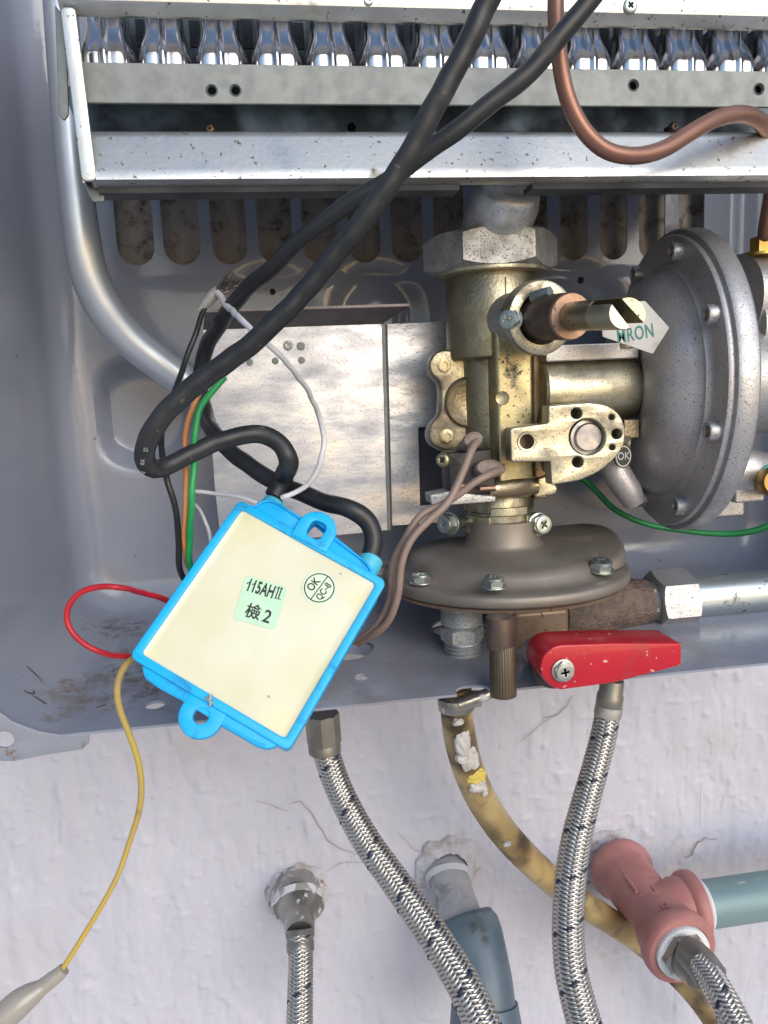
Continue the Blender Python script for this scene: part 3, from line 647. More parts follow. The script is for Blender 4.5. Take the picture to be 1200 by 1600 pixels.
# shaft: D shaped with a flat and a slotted tip
def shaft():
    mb = MB(); n = 40; vs = []; fs = []
    L = [(.018, 0), (.030, 0), (.0405, 0), (.0408, 1), (.0535, 1), (.0541, .97)]
    r0 = 20.5*kS
    for h, fl in L:
        for j in range(n):
            t = 2*pi*j/n; x, y = cos(t), sin(t)
            if fl: y = min(y, .30); 
            s = 1 if fl != .97 else .93
            vs.append((x*r0*s, y*r0*s, h))
    k = len(L)
    for i in range(k-1):
        for j in range(n): j2 = (j+1) % n; fs.append((i*n+j, i*n+j2, (i+1)*n+j2, (i+1)*n+j))
    fs.append(tuple((k-1)*n+j for j in range(n)))
    mb.add(vs, fs, fs_@Matrix.Rotation(radians(115), 4, 'Z')); return mb
shf = part('knob_shaft', lathe([(20.5*kS, .018), (20.5*kS, .0385)], 40, fs_), m_shaft, valve)
def prong(sgn, h1, cut):
    r_ = 20.5*kS; g = .0011; a_ = np.linspace(-pi/2+asin(g/r_), pi/2-asin(g/r_), 18)
    sec = [(sgn*max(r_*cos(t), g), r_*sin(t)) for t in a_]; n = len(sec); vs = []; fs = []
    for h, k_ in ((.038, 1), (h1-.0008, 1), (h1, .93)): vs += [(g*sgn+(x-g*sgn)*k_, y*k_, h-(cut*(y/r_+1) if h > .04 else 0)) for x, y in sec]
    for i in range(2): fs += [(i*n+j, i*n+(j+1) % n, (i+1)*n+(j+1) % n, (i+1)*n+j) for j in range(n)]
    fs += [tuple(range(n)), tuple(range(2*n, 3*n))]
    return MB().add(vs, fs, fs_@Matrix.Rotation(radians(38), 4, 'Z'))
m_tip = mat('bright_cut_brass', (.50, .475, .36), .38, .9, (.48, .45, .34), 200, rv=.15)
part('shaft_tip', prong(1, .0560, .0016), m_shaft, shf, sharp=30); part('shaft_tip', prong(-1, .0520, .0007), m_tip, shf, sharp=30)
part('slot', lathe([(19*kS, .0386), (0, .0387)], 24, fs_), m_hole, shf)
screw('ring_bolt', valve, P(799, 500, ys-.001), (-.75, -.75, .05), 17*kS, 'hex', m_screw, .3, 1.1)
a, b = [np.array(fs_@Vector((-38*kS*sin(.35+da), 37*kS*cos(.35+da)*1., h_))) for da, h_ in ((.25, .004), (-.2, .010))]
part('stop_pin', tube([a, (a+b)/2, b], [10*kS, 10.5*kS, 9.5*kS], 6), m_screw, valve, sharp=25)
# horizontal arm to the regulator (axis X)
ya = -.066
za = float(P(920, 608, ya)[2]); xA0, xA1 = P(838, 600, ya)[0], P(982, 600, ya)[0]; ka = S(920, 600, ya)
MX = Matrix.Translation((0, ya, za))@Matrix(((0, 0, 1, 0), (1, 0, 0, 0), (0, 1, 0, 0), (0, 0, 0, 1)))
part('arm', lathe([(46*ka, xA0), (50*ka, xA0+.001), (51*ka, xA1-.002), (49*ka, xA1)], 48, MX), m_gold_pale, valve)
zr0, zr1 = P(920, 563, ya-.010)[2], P(920, 537, ya-.010)[2]
part('arm_rib', box(((xA0+xA1)/2-.0005, ya-.001, (zr0+zr1)/2), (xA1-xA0-.001, .020, zr1-zr0)), m_castlight, valve, bevel=.0006)
screw('rib_screw', valve, P(975, 541, ya-.008), (0, -.25, 1), 17*ka, 'pan', m_screw_gold, .5, 1.2)
part('arm_lug', colsec(975, 1000, 655, 685, ya-.012, .014), m_gold, valve, bevel=.0006)
screw('lug_screw', valve, P(975, 693, ya-.016), (.9, -.5, -.1), 13*ka, 'hex', m_screw_gold, .2, 1)
# mounting plate with bores
yp = -.098
ol = [(797, 669), (857, 661), (857, 634), (920, 629), (950, 633), (970, 648), (978, 672), (975, 697), (962, 716), (935, 738), (905, 751), (862, 758), (860, 721), (799, 722)]
rr = [5, 3, 3, 4, 10, 14, 14, 14, 14, 10, 6, 3, 3, 4]
bores = [(823, 690, 12), (901, 646, 8.5), (903, 722, 8.5), (964, 678, 8), (956, 652, 4.5), (957, 699, 4.5)]
part('mounting_plate', sheet(roundpoly(ol, rr, 5), yp, .0068, [circ(918, 683, 28.5, 40)]+[circ(u, v, r, 20) for u, v, r in bores], .0005), m_gold_pale, valve, sharp=30)
for u, v, r in bores:
    q = P(u, v, yp+.0058); part('bore_floor', lathe([(r*kz(v, yp)*1.15, 0), (0, -.0003)], 20, frame(q, (0, -1, 0))), m_hole if r < 10 else m_bronze, valve)
q = P(823, 690, yp); k_ = kz(690, yp)
part('bore_rim', lathe([(11.8*k_, -.001), (12*k_, .0003), (15*k_, .0004), (16.5*k_, -.0001)], 28, frame(q, (0, -1, 0)), cap=False), m_gold_pale, valve)
q = P(918, 683, yp+.0042); part('plug_disc', lathe([(28.6*k_, -.001), (28.4*k_, 0), (23*k_, .0001), (22.5*k_, .0012), (21*k_, .0015), (0, .0015)], 40, frame(q, (0, -1, 0))), m_disc, valve)
part('plate_back', sheet([(800, 672), (852, 664), (856, 640), (950, 640), (968, 668), (950, 705), (862, 740), (855, 716), (802, 716)], yp+.0070, .010, (), .0005), m_gold, valve, sharp=30)
# lower body behind the switch
part('body_block', colsec(745, 834, 712, 782, -.074, .030), m_goldstain, valve, bevel=.002)
part('body_side', colsec(834, 858, 712, 778, -.066, .02), m_bronze, valve, bevel=.0008)
a, b = P(762, 765, -.080), P(838, 757, -.080); part('body_bead', tube([a, (a+b)/2, b], [15*kz(760, -.08), 16*kz(760, -.08), 15*kz(760, -.08)], 20), m_gold, valve)
mb = MB(); sheet(roundpoly([(833, 750), (858, 742), (872, 764), (868, 772), (838, 778)], 3), -.072, .012, (), .0006, mb); part('body_tab', mb, m_gold_pale, valve, sharp=30)
# lower coupling: two rings with a windowed waist
part('coupling_top', zl_([(806, 46), (803, 54), (786, 55), (780, 52), (770, 52)], x=TX+.0012), m_gold, valve)
cx_ = TX+.0018
part('coupling_waist', zl_([(832, 50), (803, 50)], x=cx_), m_gold_pale, valve)
part('coupling_ring', zl_([(846, 50), (843, 56), (838, 58), (829, 58), (824, 54)], x=cx_), m_gold_pale, valve)
for a0, a1, v0, v1, r0 in ((-175, -122, 800, 828, 57), (-62, -25, 800, 828, 57), (-122, -62, 786, 799, 58.5)):   # lugs of the bayonet clip
    mb = MB(); n = 10; vs = []
    for t in np.linspace(radians(a0), radians(a1), n):
        for r in (49, r0):
            for v in (v0, v1): vs.append((cx_+r*kz(815)*cos(t), yv+r*kz(815)*sin(t), zz(v)))
    fs = []
    for i in range(n-1):
        o = 4*i; fs += [(o, o+1, o+5, o+4), (o+2, o+6, o+7, o+3), (o, o+4, o+6, o+2), (o+1, o+3, o+7, o+5)]
    fs += [(0, 2, 3, 1), (4*n-4, 4*n-3, 4*n-1, 4*n-2)]
    mb.add(vs, fs); part('coupling_lug', mb, m_gold_pale, valve, bevel=.0005)
kk = kz(815)
screw('coupling_screw', valve, P(703, 818, -.066), (-.85, -.55, .05), 16*kk, 'hex', m_screw, .3, 1.25)
screw('coupling_screw', valve, P(842, 819, -.072), (.25, -1, .08), 16*kk, 'hex', m_screw, .9, 1.25)
for (u, v), (u2, v2) in (((712, 817), (735, 815)), ((835, 818), (815, 816))):
    a, b = P(u, v, -.063 if u < 760 else -.068), P(u2, v2, -.056); part('screw_shank', tube([a, (a+b)/2, b], 9*kk, 14), m_screw, valve)

# ================================================================== microswitch with two wires
yk = -.088
sw = thing('microswitch', 'black microswitch clamped to the foot of the gas valve', 'switch', P(735, 780, yk))
part('case', sheet(roundpoly([(699, 708), (768, 702), (776, 768), (703, 778)], 3), yk, .012, (), .0007), m_blackplastic, sw, sharp=30)
part('bracket', sheet(roundpoly([(672, 774), (700, 768), (775, 776), (774, 784), (690, 790), (674, 788)], 2), yk-.0015, .010, (), .0004), m_nut, sw, sharp=30)
screw('screw', sw, P(693, 719, yk-.003), (-.6, -.8, .1), 11.5*S(693, 719, yk), 'pan', m_screw_gold, .7, 1.3)
screw('screw', sw, P(722, 764, yk-.0005), (-.1, -1, .0), 9*S(693, 719, yk), 'pan', m_copperring, .2, 1.2)
m_boot = mat('brown_rubber_boot', (.20, .155, .13), .55, 0, (.25, .20, .17), 120, rv=.1, bump=.05)
for cu_x, cv, rx, ry, sp in ((737, 689, 17, 12.5, .35), (764, 733, 25, 14, -.05)):
    m_ = frame(P(cu_x, cv, yk-.002), (.1, -1, .35))@Matrix.Rotation(sp, 4, 'Z')
    k_ = S(cu_x, cv, yk); part('terminal_boot', lathe([(.75, -.012), (.9, -.003), (1.0, 0), (1.0, .0012), (.9, .0022), (.6, .0026), (.3, .0022)], 36, m_@Matrix.Diagonal((rx*k_, ry*k_, 1, 1))), m_boot, sw)
part('terminal', box(tuple(P(760, 762, yk-.003)), (.006, .004, .0012)), m_copperring, sw, bevel=.0003)
m_bwire = mat('brown_wire', (.27, .195, .16), .5, 0, (.21, .15, .125), 70, rv=.1)
solo('brown_wire', T([(746, 690, -.092), (738, 700, -.097), (722, 740, -.099), (700, 785, -.101), (668, 815, -.104), (642, 843, -.106), (627, 880, -.107), (622, 928, -.106), (606, 972, -.102), (586, 990, -.098), (560, 1005, -.09)], 12.5, seg=12), m_bwire,
     'brown wire from the upper boot of the black microswitch, curling down beside the blue box', 'wire', P(600, 985, -.1))
solo('brown_wire', T([(779, 735, -.093), (768, 740, -.098), (745, 751, -.100), (718, 772, -.100), (690, 789, -.098), (658, 804, -.099), (637, 835, -.101), (613, 882, -.102), (611, 930, -.101), (594, 970, -.098), (572, 992, -.094), (545, 1004, -.086)], 12, seg=12), m_bwire,
     'brown wire from the lower boot of the black microswitch, twisting round its twin', 'wire', P(575, 990, -.095))

# ================================================================== gas regulator: a disc whose axis lies along X
yr = -.060
RC = P(1041, 600, yr); kr = S(1062, 601, yr); R = 228*kr
reg = thing('gas_regulator', 'large grey cast aluminium gas regulator disc with a ring of rusty screws', 'gas regulator', (RC[0], RC[1], RC[2]-R))
MR = Matrix.Translation(tuple(RC))@Matrix.Rotation(radians(-6), 4, 'Z')@Matrix(((0, 0, -1, 0), (1, 0, 0, 0), (0, -1, 0, 0), (0, 0, 0, 1)))     # local z -> -X, local x -> +Y, local y -> -Z
def rg(rows, n=96, mb=None, cap=True): return lathe([(r*R, h) for r, h in rows], n, MR, mb, cap=cap)
part('cover', rg([(.955, -.0006), (.965, .0012), (.955, .0022), (.80, .0026), (.775, .0032), (.765, .0046), (.75, .0048), (.735, .0052), (.71, .0078), (.67, .0112), (.61, .0148), (.53, .0172), (.44, .0182), (.36, .0178), (.31, .0166), (.27, .0164), (.255, .0176), (.25, .0200), (.25, .0260)]), m_castgrey, reg, sharp=50)
part('seam', rg([(.968, -.0012), (.972, .0000)], cap=False), m_hole, reg)
part('body_flange', rg([(.60, -.0090), (.955, -.0085), (.985, -.0080), (1.0, -.0068), (1.0, -.0012), (.992, -.0002), (.97, .0000)]), m_castlight, reg)
part('rear_housing', rg([(.36, -.055), (.365, -.014), (.42, -.0092)]), m_castlight, reg)
m_rust = mat('rusty_screw', (.20, .11, .055), .6, .5, (.30, .24, .16), 500, rv=.1)
bm_ = lathe([(.060*R, -.0015), (.060*R, .0032), (.055*R, .0040), (.036*R, .0040), (.033*R, .0026), (0, .0024)], 30).mesh('screw_boss'); finish(bm_, m_castlight, 38)
rm_ = lathe([(.031*R, .0024), (.031*R, .0031), (.024*R, .0036), (.014*R, .0028), (0, .0028)], 16).mesh('cover_screw'); finish(rm_, m_rust, 38)
for i in range(8):
    t = radians(22.5+45*i+4); mm = MR@Matrix.Translation((.872*R*cos(t), .872*R*sin(t), .0018))
    bo_ = inst('screw_boss', bm_, reg, mm); bo_['_org'] = reg['_org']
    inst('cover_screw', rm_, reg, mm)
a, b = P(955, 745, yr-.018), P(985, 778, yr-.018)
part('drain_lump', tube([P(950, 715, yr-.012), P(965, 742, yr-.014), P(982, 768, yr-.015), P(990, 783, yr-.014)], [20*kr, 21*kr, 20*kr, 17*kr], 24), m_castgrey, reg)
# fittings at the back of the regulator (right edge)
def rbox(u0, u1, v0, v1, y, dep): return colsec(u0, u1, v0, v1, y, dep)
part('inlet_body', tube([P(1150, 470, -.058), P(1180, 470, -.058), P(1235, 470, -.058)], 70*kr, 32), m_castlight, reg)
part('inlet_step', tube([P(1165, 515, -.064), P(1185, 515, -.064), P(1235, 515, -.064)], 52*kr, 32), m_castlight, reg)
part('top_block', rbox(1166, 1235, 392, 440, -.064, .022), m_castlight, reg, bevel=.0012)
part('side_lug', rbox(1150, 1175, 398, 410, -.05, .012), m_hole, reg, bevel=.0008)
part('lower_lug', rbox(1120, 1165, 755, 808, -.052, .018), m_castlight, reg, bevel=.0012)
part('drain_body', tube([P(1135, 735, -.066), P(1165, 735, -.066), P(1195, 737, -.066)], [36*kr, 36*kr, 30*kr], 28), m_castlight, reg)
part('drain_nut', rbox(1150, 1196, 752, 785, -.072, .012), m_castlight, reg, bevel=.001)
part('drain_screw', lathe([(22*kr, -.01), (22*kr, .006), (19*kr, .0075), (0, .0075)], 24, frame(P(1205, 752, -.078), (-.3, -1, .1))), m_brass, reg)
part('drain_seal', lathe([(24*kr, -.002), (25*kr, 0), (24*kr, .002)], 24, frame(P(1207, 750, -.076), (-.3, -1, .1))), mat('teal_sealant', (.02, .42, .36), .5), reg)
# maker's tag standing on the cover
yt = -.098
tg = part('maker_tag', sheet(roundpoly([(940, 508), (966, 474), (1008, 470), (1046, 512), (1020, 553), (942, 526)], 2), yt, .0006, (), .0001), mat('white_tag', (.50, .50, .48), .45, 0, (.43, .42, .40), 60, dirt=(.30, .27, .24), ds=120, dth=.6, dw=.2), reg, sharp=15)
c0, c1_, c2_ = P(993, 522, yt-.0001), P(1030, 520, yt-.0001), P(995, 482, yt-.0001)
tm = Matrix.Translation(tuple(c0))@Matrix.Rotation(radians(-8), 4, 'Y')@MXZ
part('tag_lettering', text_mesh('MRON', 30*S(995, 516, yt), tm, .66, bold=.012, sp=1.1), mat('teal_print', (.01, .16, .15), .5), tg, recalc=False)
for u, v, s in ((974, 713, 1),):
    q = P(u, v, -.0855); k_ = S(u, v, q[1]); mk = frame(q, (0.1, -1, 0))
    st = part('ok_sticker', lathe([(15*k_, -.0008), (15*k_, 0), (0, 0)], 32, mk@Matrix.Diagonal((1, 1.25, 1, 1))), mat('dark_sticker', (.03, .03, .03), .45), reg)
    part('sticker_ring', lathe([(11.8*k_, .00006), (13.2*k_, .00008)], 32, mk@Matrix.Diagonal((1, 1.25, 1, 1)), cap=False), mat('sticker_print', (.55, .55, .52), .5), st)
    part('sticker_print', text_mesh('OK', 17*k_, Matrix.Translation(tuple(q+np.array([0, -.0002, 0])))@Matrix.Rotation(radians(0), 4, 'Y')@MXZ, .8), bpy.data.materials['sticker_print'], st, recalc=False)

# ================================================================== water valve (axis Z)
yw = -.062
WC = P(787, 888, yw); kw = S(787, 888, yw)
wv = thing('water_valve', 'dusty brown brass water valve with a domed round cover and a red lever', 'water valve', (WC[0], yw, P(787, 1075, yw)[2]))
zf = P(787, 931, yw-.045)[2]          # upper rim of the flange, taken at its front edge
MW = Matrix.Translation((WC[0], yw, zf)); RW = 189*kw
def wl(rows, n=96): return lathe([(r*RW, h) for r, h in rows], n, MW)
part('cover', wl([(.94, -.0046), (.985, -.0044), (1.0, -.0036), (1.0, -.0008), (.985, 0), (.90, .0002), (.86, .0006), (.825, .0016), (.80, .0036), (.775, .0052), (.73, .0064), (.50, .0080), (.34, .0088), (.315, .0094), (.30, .0112), (.30, .0195)]), m_brown, wv, sharp=50)
part('lower_flange', wl([(.60, -.0075), (.94, -.0068), (.97, -.0062), (.975, -.0052), (.96, -.0047)]), m_tan, wv)
part('neck', lathe([(50*kz(850), zz(862)), (48*kz(850), zz(852)), (48*kz(840), zz(838))], 48, Matrix.Translation((cx_, yv, 0))), m_tan, wv)
# raised lobe of the casting at the right rear
mb = MB(); 
lob = [(WC[0]+.02*RW, yw+.40*RW), (WC[0]+.22*RW, yw-.62*RW), (WC[0]+.78*RW, yw-.52*RW), (WC[0]+.985*RW, yw-.20*RW), (WC[0]+1.03*RW, yw+.1*RW), (WC[0]+.98*RW, yw+.38*RW), (WC[0]+.45*RW, yw+.52*RW)]
pk = float(P(940, 818, yw+.30*RW)[2])-zf
def lobe():
    # casting rises from the flange to a crest along its right edge
    n = 28; ring = roundpoly(lob, .010, 8); vs = []; fs = []; m = len(ring)
    c = np.mean(np.array(ring), 0); lv = [(1.0, 0), (.99, .6), (.965, .86), (.92, .98), (.85, 1.02), (.45, 1.02), (.05, 1.0)]
    for s, hh in lv:
        for p in ring:
            q = c+(np.array(p)-c)*s; fx = (q[0]-WC[0])/RW; fy = float(np.clip((q[1]-(yw-.62*RW))/(.95*RW), 0, 1)); fy = fy*fy*(3-2*fy); top = .0040+(pk-.0040)*fy*(.55+.45*float(np.clip((fx+.1)/.9, 0, 1)))
            vs.append((q[0], q[1], zf+.0008+hh*top*.92))
    for i in range(len(lv)-1):
        for j in range(m): j2 = (j+1) % m; fs.append((i*m+j, i*m+j2, (i+1)*m+j2, (i+1)*m+j))
    fs.append(tuple((len(lv)-1)*m+j for j in range(m))); return MB().add(vs, fs)
part('cover_lobe', lobe(), m_brown, wv, sharp=60)
for u, v, r, a in ((772, 914, 17, (0, -.1, 1)), (939, 888, 18, (.05, -.25, 1))):
    q = PZ(u, v, zf+.0035); screw('cover_screw', wv, q, a, r*kw*.92, 'hex', m_screw, .5, 1.0)
for tdeg in (172, 130):
    t = radians(tdeg+22); q = (WC[0]+.88*RW*cos(t), yw+.88*RW*sin(t)*-1, zf+.0012)
    screw('cover_screw', wv, q, (0, 0, 1), 15*kw, 'hex', m_screw, .2, 1)
# body below the flange
part('body', colsec(800, 893, 950, 1052, -.088, .046), m_tan, wv, bevel=.003)
part('body_lower', colsec(838, 905, 1040, 1072, -.083, .03), m_castlight, wv, bevel=.003)
zo = float(P(950, 948, -.070)[2]); ko = S(950, 948, -.07)
def xl(rows, n=48, y=-.068, z=None): return lathe([(r*ko, P(u, 945, y)[0]) for r, u in rows], n, Matrix.Translation((0, y, z or zo))@Matrix(((0, 0, 1, 0), (1, 0, 0, 0), (0, 1, 0, 0), (0, 0, 0, 1))))
part('outlet', xl([(58, 868), (56, 895), (50, 930), (44, 960), (40, 985), (36, 1010)]), m_rough, wv)
part('outlet_hex', hexnut(30*ko, .009, Matrix.Translation((P(984, 945, -.068)[0], -.068, zo))@Matrix.Rotation(pi/2, 4, 'Y')@Matrix.Rotation(.2, 4, 'Z')), m_brown, wv, sharp=28)
part('outlet_thread', xl([(30, 1008), (34, 1010), (32, 1013), (35, 1016), (33, 1019), (36, 1022), (30, 1026)]), m_zinc_dull, wv)
# inlet thread and hex below the flange, through the panel collar
it = PZ(722, 985, zl+.012)
MI = Matrix.Translation((it[0], it[1], 0)); kI = S(722, 985, it[1])
zi = lambda v: float(P(722, v, it[1])[2])
part('inlet_hex', hexnut(29*kI, zi(978)-zi(1000), MI@Matrix.Translation((0, 0, zi(1000)))@Matrix.Rotation(.35, 4, 'Z')), m_nut, wv, sharp=28)
part('inlet_thread', lathe([(30*kI, zi(940))]+[(r*kI, zi(v)) for v in range(948, 978, 6) for r, dv in ((33, 0), (29, 3))][:10]+[(26*kI, zi(980))], 40, MI), m_nut, wv)
part('inlet_tail', lathe([(27*kI, zi(998))]+[(r*kI, zi(v+dv)) for v in range(1002, 1030, 6) for r, dv in ((29, 0), (25, 3))]+[(20*kI, zi(1040))], 40, MI), m_nut, wv)
# drain spout with fine ribs
yd = -.1228; dX = P(785, 1020, yd); kd = S(785, 1020, yd); zd = lambda v: float(P(785, v, yd)[2])
part('drain_neck', lathe([(22*kd, zd(1012)), (24*kd, zd(1000)), (22*kd, zd(964))], 32, Matrix.Translation((dX[0]-.0004, yd+.0006, 0))), m_bronze, wv)
n = 120; mb = MB(); vs = []; fs = []; rows = [(zd(1087), 17), (zd(1086), 20.5), (zd(1080), 21.2), (zd(1076), 20.2), (zd(1008), 19.8), (zd(1004), 17)]
for z, r in rows:
    for j in range(n): vs.append(((r+(.45 if j % 4 < 2 else -.45)*(19 < r < 20.6))*kd*cos(2*pi*j/n)+dX[0], yd+(r+(.45 if j % 4 < 2 else -.45)*(19 < r < 20.6))*kd*sin(2*pi*j/n), z))
for i in range(len(rows)-1):
    for j in range(n): j2 = (j+1) % n; fs.append((i*n+j, i*n+j2, (i+1)*n+j2, (i+1)*n+j))
fs.append(tuple(range(n))[::-1]); mb.add(vs, fs)
part('drain_cap', mb, mat('brown_ribbed_cap', (.085, .06, .035), .45, .2, (.06, .042, .025), 60), wv)
# red lever
yl_ = -.1345
lv = [(846+0, 1044)]
ol = [(880+35*cos(t), 1043-35*sin(t)) for t in np.linspace(radians(95), radians(268), 22)]+[(960, 1067), (1060, 1041), (1065, 1037), (1065, 1009), (1062, 1005), (960, 1005)]
lev = part('lever', sheet(ol, yl_, .0150, (), .0006), m_red, wv, sharp=30)
sc1 = screw('lever_screw', lev, P(880, 1048, yl_-.0006), (0, -1, 0), 16.5*S(880, 1048, yl_), 'hex', m_screw, .15, .8)
part('lever_washer', lathe([(40*kd, 0), (41*kd, .002), (40*kd, .004)], 36, frame(P(862, 1032, -.1195), (0, -1, 0))), m_blackplastic, wv)
part('stem_boss', lathe([(36*kd, -.016), (36*kd, 0)], 8, frame(P(868, 1042, -.1165), (0, -1, 0))), m_castlight, wv, bevel=.0008)

# ================================================================== galvanised pipe with coupling nut on the right
wp = thing('galvanised_water_pipe', 'short galvanised pipe with a big coupling nut, leaving the water valve to the right', 'pipe', P(1100, 975, -.068))
xn0, xn1 = P(1018, 945, -.068)[0], P(1074, 942, -.068)[0]
part('coupling_nut', hexnut(43*ko, xn1-xn0, Matrix.Translation((xn0, -.068, zo))@Matrix.Rotation(pi/2, 4, 'Y')@Matrix.Rotation(radians(18), 4, 'Z')), m_castlight, wp, sharp=28)
o_ = np.array(wp['_org'])
m_pipe2 = mat('scuffed_zinc_pipe', (.50, .55, .57), .38, .85, (.42, .47, .49), 60, speck=(.13, .12, .11), ss=420, sth=.68, sw=.03, rv=.15, bump=.06, bs=600, bd=.0003, stretch=(.6, 1, 1), spots=[(tuple(P(1152, 932, -.078)-o_), .007, (.12, .105, .10), 480, .42, (1.2, 1, .7)), (tuple(P(1138, 945, -.078)-o_), .006, (.10, .09, .085), 480, .55)])
part('tube', lathe([(33*ko, xn1-.004), (33*ko, xn1+.09)], 40, Matrix.Translation((0, -.068, zo+.0002))@Matrix(((0, 0, 1, 0), (1, 0, 0, 0), (0, 1, 0, 0), (0, 0, 0, 1)))), m_pipe2, wp)

# ================================================================== igniter box hanging in front
BC = np.array([-.00631, -.14, -.06389]); BU = np.array([.81495, -.31051, -.48933]); BW = np.array([-.57944, -.42142, -.69761])
BW = BW/np.linalg.norm(BW); BU = BU/np.linalg.norm(BU); BNrm = np.cross(BU, -BW)          # normal out of the face
bw, bh = .05186, .05612; kB = bw/260.
def bl(u, v):                         # photo point -> box coordinates (x right, y up), on the face
    d = fw+cr*(u-600)/FPX+cu*(800-v)/FPX
    p = CAM+d*(((BC-CAM)@BNrm)/(d@BNrm)); q = p-BC; return (q@BU, -(q@BW))
MBx = Matrix.Identity(4)
for i in range(3): MBx[i][0], MBx[i][1], MBx[i][2], MBx[i][3] = BU[i], -BW[i], BNrm[i], BC[i]
def bz(z): return MBx@Matrix.Translation((0, 0, z))
box_t = thing('igniter_box', 'bright blue plastic igniter box filled with pale yellow resin, hanging askew on its cables', 'igniter box', BC-BNrm*.01)
m_blue = mat('bright_blue_plastic', (.0, .42, .84), .45, 0, (.0, .39, .78), 90, rv=.06, bump=.03, bs=700, bd=.0002, dirt=(.01, .24, .50), ds=110, dth=.58, dw=.12, speck=(.30, .55, .80), ss=500, sth=.73, sw=.03)
m_bluein = mat('pale_blue_grommet', (.05, .44, .62), .45, 0, (.08, .46, .60), 120)
ox = BNrm*.01
def bo(u, v, z=0):
    x, y = bl(u, v); return tuple(np.array(MBx@Vector((x, y, z)))-np.array(box_t['_org']))
m_resin = mat('pale_resin', (.66, .635, .43), .24, 0, (.70, .685, .53), 45, n0=.35, n1=.6, rv=.1, bump=.14, bs=85, bd=.0009, coat=.3, speck=(.36, .30, .17), ss=240, sth=.735, sw=.02,
    spots=[(bo(390, 830), .016, (.72, .62, .30), 80, .35, (1, 1, 1), .5), (bo(240, 1010), .010, (.76, .68, .36), 90, .4, (1, 1, 1), .6), (bo(560, 930), .010, (.70, .64, .30), 90, .42, (1, 1, 1), .5), (bo(440, 1140), .012, (.74, .66, .36), 90, .4, (1, 1, 1), .5)])
wl_, hl_ = bw+18*kB*.4, bh+18*kB*.4
outer = rrect(0, 0, bw+.0006, bh+.0006, .0022, 6); innr = rrect(0, 0, bw-.0044, bh-.0044, .0012, 5)
mb = plate(outer, [innr], .0020, .0004, bz(-.0010)); plate(rrect(0, 0, bw-.0008, bh-.0008, .0020, 6), [rrect(0, 0, bw-.0034, bh-.0034, .0012, 5)], .0150, .0003, bz(-.0092), mb); plate(rrect(0, 0, bw-.001, bh-.001, .002), (), .001, .0003, bz(-.0170), mb)
part('case', mb, m_blue, box_t, sharp=30)
def resin():
    n = 41; mb = MB(); vs = []; hx_, hy_ = (bw-.0038)/2, (bh-.0038)/2
    for i in range(n):
        for j in range(n):
            a, b = -1+2*i/(n-1), -1+2*j/(n-1); e = max(abs(a), abs(b))
            z = -.0011+.00035*(max(0, (e-.93)/.07))**2+.00035*vnoise(np.array([a]), np.array([b+7.]), 1.3, 40)[0]
            vs.append((a*hx_, b*hy_, z))
    return mb.add(vs, [(i*n+j, (i+1)*n+j, (i+1)*n+j+1, i*n+j+1) for i in range(n-1) for j in range(n-1)], MBx)
part('resin_fill', resin(), m_resin, box_t)
# mounting tabs, seen at the upper and lower edges
def bp(L): return [bl(u, v) for u, v in L]
up_ = roundpoly(bp([(380, 790), (398, 785), (412, 776), (425, 776), (474, 806), (482, 800), (577, 878), (588, 892), (584, 912), (560, 905), (400, 815)]), .0009, 4)
c = bl(496, 826); dh = rrect(0, 0, 25*kB, 29*kB, 9*kB, 5)
mb = plate(up_, [[(c[0]+x*1.05, c[1]-.0006+y*1.05) for x, y in dh]], .0042, .0004, bz(-.0036)); part('upper_flange', mb, m_blue, box_t, sharp=30)
rE = 31*kB
def ear(cx, cy, ang, r, ln, hole, M, t, hs=None):
    o = []; ca, sa = cos(ang), sin(ang)
    loc = [(r*cos(t_), r*sin(t_)) for t_ in np.linspace(0, pi, 18)]+[(-r, -ln), (r, -ln)]
    h_ = hs or circ(0, 0, hole, 24)
    rot = lambda L: [(cx+x*ca-y*sa, cy+x*sa+y*ca) for x, y in L]
    return plate(rot(loc), [rot(h_)], t, .0004, M)
dh = [(x, y) for x, y in rrect(0, 0, 25*kB, 29*kB, 9*kB, 5)]
part('upper_ear', ear(c[0], c[1]-.0006, .03, rE, 26*kB, 0, bz(-.0010), .0030, dh), m_blue, box_t, sharp=30)
lo_ = roundpoly(bp([(222, 1030), (221, 1046), (226, 1060), (300, 1102), (345, 1133), (398, 1164), (415, 1170), (432, 1166), (440, 1150), (330, 1085)]), .0009, 4)
part('lower_flange', plate(lo_, (), .0042, .0004, bz(-.0032)), m_blue, box_t, sharp=30)
c = bl(313, 1118)
part('lower_ear', ear(c[0], c[1], pi+.0, 31*kB, 30*kB, 11*kB, bz(-.0022), .0028), m_blue, box_t, sharp=30)
mb = plate(bp([(302, 1085), (350, 1112), (342, 1128), (293, 1101)]), [bp([(305, 1090), (346, 1113), (340, 1124), (297, 1100)])], .0006, .0001, bz(-.0014)); part('raised_frame', mb, m_blue, box_t, sharp=30)
